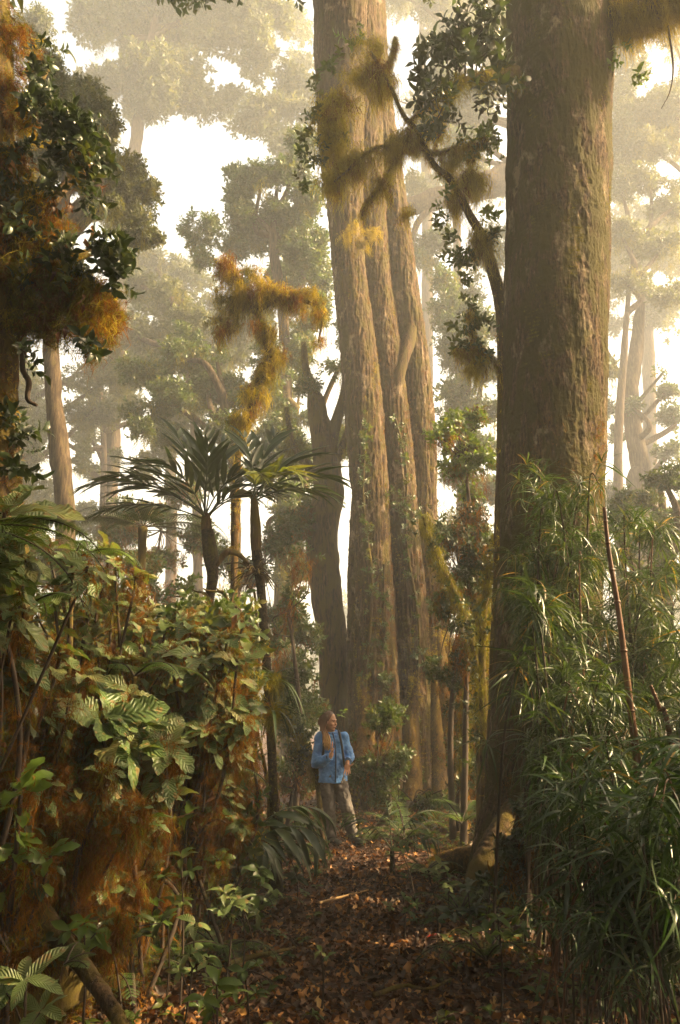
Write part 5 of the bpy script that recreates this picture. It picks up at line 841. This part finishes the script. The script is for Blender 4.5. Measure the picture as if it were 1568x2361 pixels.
# ------------------------------------------------------------------ the person in the blue jacket
def ground_hit(px, py):
    d = 6.
    for _ in range(60): q = P(px, py, d); d += (q[2] - gz(q[0], q[1])) * 3.0 if True else 0
    return P(px, py, d)
def ell(mb, c, ax, r, n=16):
    th, ph = np.meshgrid(np.linspace(0, pi, n), np.linspace(0, 2 * pi, 2 * n, endpoint=False), indexing='ij'); V = np.stack([np.sin(th) * np.cos(ph), np.sin(th) * np.sin(ph), np.cos(th)], -1) * np.asarray(r); V = V @ np.asarray(ax).T + np.asarray(c)
    i, j = np.meshgrid(np.arange(n - 1), np.arange(2 * n), indexing='ij'); m = 2 * n; mb.add(V.reshape(-1, 3), np.stack([i * m + j, (i + 1) * m + j, (i + 1) * m + (j + 1) % m, i * m + (j + 1) % m], -1).reshape(-1, 4))
def person():
    g = np.random.default_rng(700); B = ground_hit(772, 1949); B[2] = gz(B[0], B[1]) + .01
    t = thing('person', 'long haired person in a blue jacket and brown trousers, one palm raised', 'person', B)
    I = np.eye(3)
    def L(*a): return [B + np.array(q) for q in a]
    f = nrm(np.array([.80, -.60, -.08])); sd = nrm(np.cross(f, [0, 0, 1.])); up = np.cross(sd, f); AX = np.stack([sd, f, up], -1); HC = B + np.array([-.068, -.02, 1.545])
    def H(a, b, c): return HC + sd * a + f * b + up * c
    def soft(o, vox, it, disp=None):
        r = o.modifiers.new('voxel', 'REMESH'); r.mode = 'VOXEL'; r.voxel_size = vox; r.use_smooth_shade = True
        s_ = o.modifiers.new('smooth', 'SMOOTH'); s_.iterations = it; s_.factor = .5
        for st, sc_ in disp or []:
            tx = bpy.data.textures.new('folds', 'CLOUDS'); tx.noise_scale = sc_; tx.noise_depth = 2; d = o.modifiers.new('folds', 'DISPLACE'); d.texture = tx; d.strength = st; d.mid_level = .5; d.texture_coords = 'LOCAL'
        return o
    mb = MB()
    ell(mb, H(0, -.012, .03), AX, (.074, .092, .098)); ell(mb, H(0, .032, -.04), AX, (.056, .062, .078)); ell(mb, H(0, .062, -.098), AX, (.027, .026, .022)); ell(mb, H(0, .07, .028), AX, (.05, .024, .014))
    ell(mb, H(0, .098, -.022), AX, (.013, .022, .018)); ell(mb, H(0, .09, .0), AX, (.009, .016, .03)); ell(mb, H(0, .086, -.066), AX, (.026, .014, .011))
    for k in (-1, 1): ell(mb, H(.033 * k, .068, -.03), AX, (.026, .024, .024)); ell(mb, H(.074 * k, -.008, -.01), AX, (.012, .022, .033))
    tube(mb, L((-.045, .015, 1.33), (-.058, .005, 1.42), (-.066, -.005, 1.50)), [.062, .05, .05], 20, 16)
    tube(mb, L((-.035, 0, .82), (-.035, 0, .95), (-.04, 0, 1.15), (-.045, 0, 1.30), (-.045, .01, 1.38)), [.15, .135, .15, .155, .07], 28, 24, squash=(1, .62, 1))
    arms = [[(-.19, .01, 1.33), (-.245, -.05, 1.02), (-.05, -.20, 1.10)], [(.11, .01, 1.34), (.20, .0, 1.10), (.166, -.12, 1.03)]]
    for a in arms: tube(mb, L(a[0], a[1]), [.052, .042], 14, 10); tube(mb, L(a[1], a[2]), [.042, .028], 14, 10); ell(mb, B + np.array(a[1]), I, (.043,) * 3)
    legs = [[(-.115, 0, .86), (-.072, -.02, .45), (-.045, .01, .07)], [(.04, 0, .86), (.155, -.03, .45), (.245, -.01, .08)]]
    for a in legs: tube(mb, L(a[0], a[1]), [.09, .058], 16, 10); tube(mb, L(a[1], a[2]), [.058, .038], 16, 10)
    for a, b in (((-.045, .01, .05), (.045, -.13, .03)), ((.245, -.01, .055), (.345, -.12, .03))): tube(mb, L(a, b), [.036, .03], 12, 8)
    tube(mb, L((-.05, -.20, 1.10), (-.042, -.212, 1.15)), [.027, .03], 12, 6); ell(mb, B + np.array([-.04, -.214, 1.168]), I, (.015, .040, .048))
    for k, (y, z) in enumerate(((-.246, 1.272), (-.226, 1.294), (-.205, 1.288), (-.186, 1.262))): tube(mb, L((-.039, y + .004, 1.20), (-.036, y, (1.2 + z) / 2 + .003), (-.030, y + .002, z)), [.0095, .009, .0072], 8, 8)
    tube(mb, L((-.036, -.238, 1.15), (-.022, -.262, 1.185), (-.016, -.264, 1.215)), [.012, .010, .008], 8, 8)
    tube(mb, L((.166, -.12, 1.03), (.165, -.145, .99)), [.027, .03], 12, 6); ell(mb, B + np.array([.163, -.152, .965]), I, (.042, .016, .047))
    for x, z, dx in ((.132, .878, -.012), (.152, .858, -.002), (.173, .862, .006), (.192, .885, .012)): tube(mb, L((x, -.156, .935), (x + dx * .6, -.17, (.935 + z) / 2), (x + dx, -.172, z)), [.0095, .009, .0072], 8, 8)
    tube(mb, L((.19, -.156, .982), (.222, -.165, .995), (.245, -.166, 1.012)), [.012, .010, .008], 8, 8)
    sk = plain('skin', (.60, .33, .21), .5, .06, 30); soft(mb.build('body', sk, t), .0055, 3)
    # clothes
    jm = plain('blue_rain_fabric', (.10, .29, .72), .45, .15, 9, .25)
    mb = MB(); tube(mb, L((-.03, 0, .765), (-.03, 0, .86), (-.035, -.005, 1.0), (-.04, -.005, 1.16), (-.045, 0, 1.30), (-.047, .01, 1.375), (-.05, .01, 1.41)), [.192, .19, .178, .176, .178, .13, .075], 40, 40, squash=(1, .68, 1))
    for a, r in ((arms[0], (.082, .078, .052)), (arms[1], (.078, .066, .05))):
        e = np.array(a[1]); w = e + (np.array(a[2]) - e) * .95; s0 = np.array(a[0]); tube(mb, L(s0, (s0 + e) / 2 + [0, .005, 0], e), [r[0], r[1] * .98, r[1]], 22, 16); tube(mb, L(e, (e + w) / 2 - [0, 0, .012], w), [r[1], r[1] * .92, r[2]], 22, 16); ell(mb, B + e, I, (r[1],) * 3); ell(mb, B + s0, I, (r[0] * 1.0,) * 3)
    jo = soft(mb.build('jacket', jm, t), .008, 3, [(.034, .10), (.020, .04)])
    mb = MB(); th = np.linspace(0, 2 * pi, 17); tube(mb, [B + np.array([-.05 + .085 * math.cos(a), .01 + .068 * math.sin(a), 1.405 + .018 * math.sin(a)]) for a in th], [.024] * 17, 10, 60); ell(mb, B + np.array([-.16, .07, 1.37]), I, (.10, .07, .055)); ell(mb, B + np.array([-.05, .12, 1.36]), I, (.14, .06, .07)); soft(mb.build('hood', jm, jo), .009, 2, [(.014, .05)])
    dk = plain('black_webbing', (.012, .012, .016), .6); dk2 = plain('dark_blue_trim', (.02, .05, .14), .6)
    mb = MB(); tube(mb, L((-.03, -.075, 1.40), (.0, -.128, 1.28), (.012, -.130, 1.10), (.012, -.130, .95), (.008, -.137, .775)), [.007] * 5, 8, 40, squash=(1.4, 1, 1)); mb.build('zip', dk2, jo)
    for a in (((-.085, -.175, 1.085), (-.06, -.192, 1.096)), ((.172, -.10, 1.042), (.167, -.118, 1.032))): mb = MB(); tube(mb, L(*a), [.054, .047], 18, 6, cap=False); mb.build('cuff', dk2, jo)
    tm = plain('brown_trouser_cloth', (.115, .10, .092), .85, .15, 14, .3); mb = MB(); ell(mb, B + np.array([-.032, .0, .85]), I, (.168, .118, .12))
    for a, r in zip(legs, ((.104, .082, .07), (.104, .084, .07))): p0, k, e = map(np.array, a); tube(mb, L(p0, (p0 + k) / 2, k, (k + e) / 2 + [.0, .012, 0], e + [0, 0, .02]), [r[0], .094, r[1], .074, r[2]], 22, 40)
    soft(mb.build('trousers', tm, t), .009, 3, [(.038, .09), (.016, .035)])
    bm = plain('black_boot_leather', (.018, .016, .014), .6)
    for a, b in (((-.045, .01, .06), (.052, -.14, .038)), ((.25, -.01, .062), (.355, -.125, .038))):
        a, b = np.array(a), np.array(b); mb = MB(); tube(mb, L(a + [0, 0, .06], a), [.052, .055], 16, 8); ell(mb, B + a * .8 + b * .2 - [0, 0, .015], I, (.055, .06, .05)); tube(mb, L(a, a * .5 + b * .5 - [0, 0, .005], b), [.05, .05, .042], 16, 12, squash=(1, 1, .9)); ell(mb, B + b, I, (.046, .046, .036)); soft(mb.build('boot', bm, t), .008, 2)
    mb = MB(); tube(mb, L((.248, -.012, .145), (.25, -.014, .10)), [.058, .06], 18, 6, cap=False); mb.build('sock', plain('yellow_green_sock', (.42, .45, .12), .8), t)
    hm, tt, bb = newmat('hair_brown_to_blond'); at = nd(tt, 'ShaderNodeAttribute', attribute_name='leaf'); sp = nd(tt, 'ShaderNodeSeparateXYZ'); tt.links.new(at.outputs['Vector'], sp.inputs[0]); rp = ramp(tt, [(.12, (.10, .042, .018)), (.3, (.22, .10, .04)), (.46, (.58, .35, .12))], sp.outputs[1]); tt.links.new(rp.outputs[0], bb.inputs['Base Color']); bb.inputs['Roughness'].default_value = .45
    mb = MB(); ell(mb, H(0, -.024, .042), AX, (.083, .094, .098)); ell(mb, H(0, -.06, -.02), AX, (.07, .06, .1))
    s2 = -sd if (-sd)[1] < 0 else sd                # the side of the head turned to the camera
    k_ = -1 if (-sd)[1] < 0 else 1
    for _ in range(110):
        b = g.uniform(-.085, .05); p0 = H(g.uniform(-.02, .02), b * .6 - .005, .13 + g.uniform(-.008, .006) - abs(b) * .25); p1 = H(k_ * (.082 + g.uniform(-.004, .008)), b * .85 - .012, .05); p2 = H(k_ * (.088 + g.uniform(-.006, .012)), b * .7 - .03, -.07)
        e = B + np.array([g.uniform(-.165, -.055), -.125 + g.uniform(-.03, .02), g.uniform(1.17, 1.27)]); m_ = B + np.array([(e - B)[0] * .5 - .065 + g.uniform(-.02, .02), -.115 + g.uniform(-.02, .01), 1.36])
        tube(mb, [p0, p1, p2, m_, e], [.007, .009, .009, .009, .003], 6, 26)
    for _ in range(60):
        a = g.uniform(-.07, .07); tube(mb, [H(a * .5, -.03, .135), H(a, -.115, .05), H(a, -.12, -.06), B + np.array([-.06 + a * 1.6, .085, 1.37]), B + np.array([-.07 + a * 1.8, .11, 1.27])], [.006, .009, .009, .009, .004], 6, 20)
    mb.build('hair', hm, t)
    em = plain('eye_dark', (.02, .014, .01), .2)
    for k in (-1, 1): mb = MB(); ell(mb, H(.03 * k, .083, .004), AX, (.012, .008, .006), 8); mb.build('eye', em, t); mb = MB(); tube(mb, [H(.014 * k, .093, .021), H(.03 * k, .09, .027), H(.046 * k, .078, .021)], [.003, .004, .002], 6, 10); mb.build('eyebrow', plain('eyebrow_hair', (.09, .045, .02), .8), t)
    mb = MB(); tube(mb, [H(-.02, .092, -.068), H(0, .1, -.066), H(.02, .092, -.068)], [.003, .0065, .003], 8, 12); mb.build('lips', plain('lip_skin', (.42, .13, .10), .4), t)
    # backpack worn over the jacket
    bp = thing('backpack', 'dark backpack worn by the person, one black strap crossing the blue jacket', 'backpack', B + np.array([-.03, .2, 1.1])); mb = MB(); tube(mb, L((-.03, .19, .90), (-.03, .20, 1.1), (-.03, .18, 1.33)), [.13, .15, .11], 24, 20, squash=(1, .6, 1)); soft(mb.build('bag', dk, bp), .012, 3)
    for pl in ([(.045, .08, 1.42), (.055, -.045, 1.418), (.075, -.112, 1.33), (.098, -.128, 1.2), (.118, -.118, 1.05), (.13, -.04, .95), (.10, .1, .92)], [(-.135, .08, 1.41), (-.15, -.045, 1.40), (-.15, -.12, 1.30), (-.15, -.14, 1.18), (-.175, -.11, 1.02), (-.18, -.03, .95), (-.14, .1, .92)]):
        mb = MB(); tube(mb, L(*pl), [.013] * 7, 10, 60, squash=(1.25, .8, 1)); mb.build('strap', dk, bp)
person()
# ------------------------------------------------------------------ mist
me = bpy.data.meshes.new('haze'); x, y0, y1, z0, z1 = 150, -150, 150, -2.0, 56.0
me.from_pydata([(-x, y0, z0), (x, y0, z0), (x, y1, z0), (-x, y1, z0), (-x, y0, z1), (x, y0, z1), (x, y1, z1), (-x, y1, z1)], [], [(3, 2, 1, 0), (4, 5, 6, 7), (0, 1, 5, 4), (1, 2, 6, 5), (2, 3, 7, 6), (3, 0, 4, 7)])
hz = bpy.data.objects.new('haze', me); C.objects.link(hz); hz['kind'] = 'stuff'; hz['label'] = 'warm pale mist filling the forest'
m = bpy.data.materials.new('mist_air'); m.use_nodes = True; t = m.node_tree; t.nodes.clear(); o_ = t.nodes.new('ShaderNodeOutputMaterial'); v = t.nodes.new('ShaderNodeVolumePrincipled'); v.inputs['Color'].default_value = (.90, .95, 1, 1); v.inputs['Density'].default_value = HAZE_DENSITY; v.inputs['Anisotropy'].default_value = .1
t.links.new(v.outputs[0], o_.inputs['Volume']); me.materials.append(m)
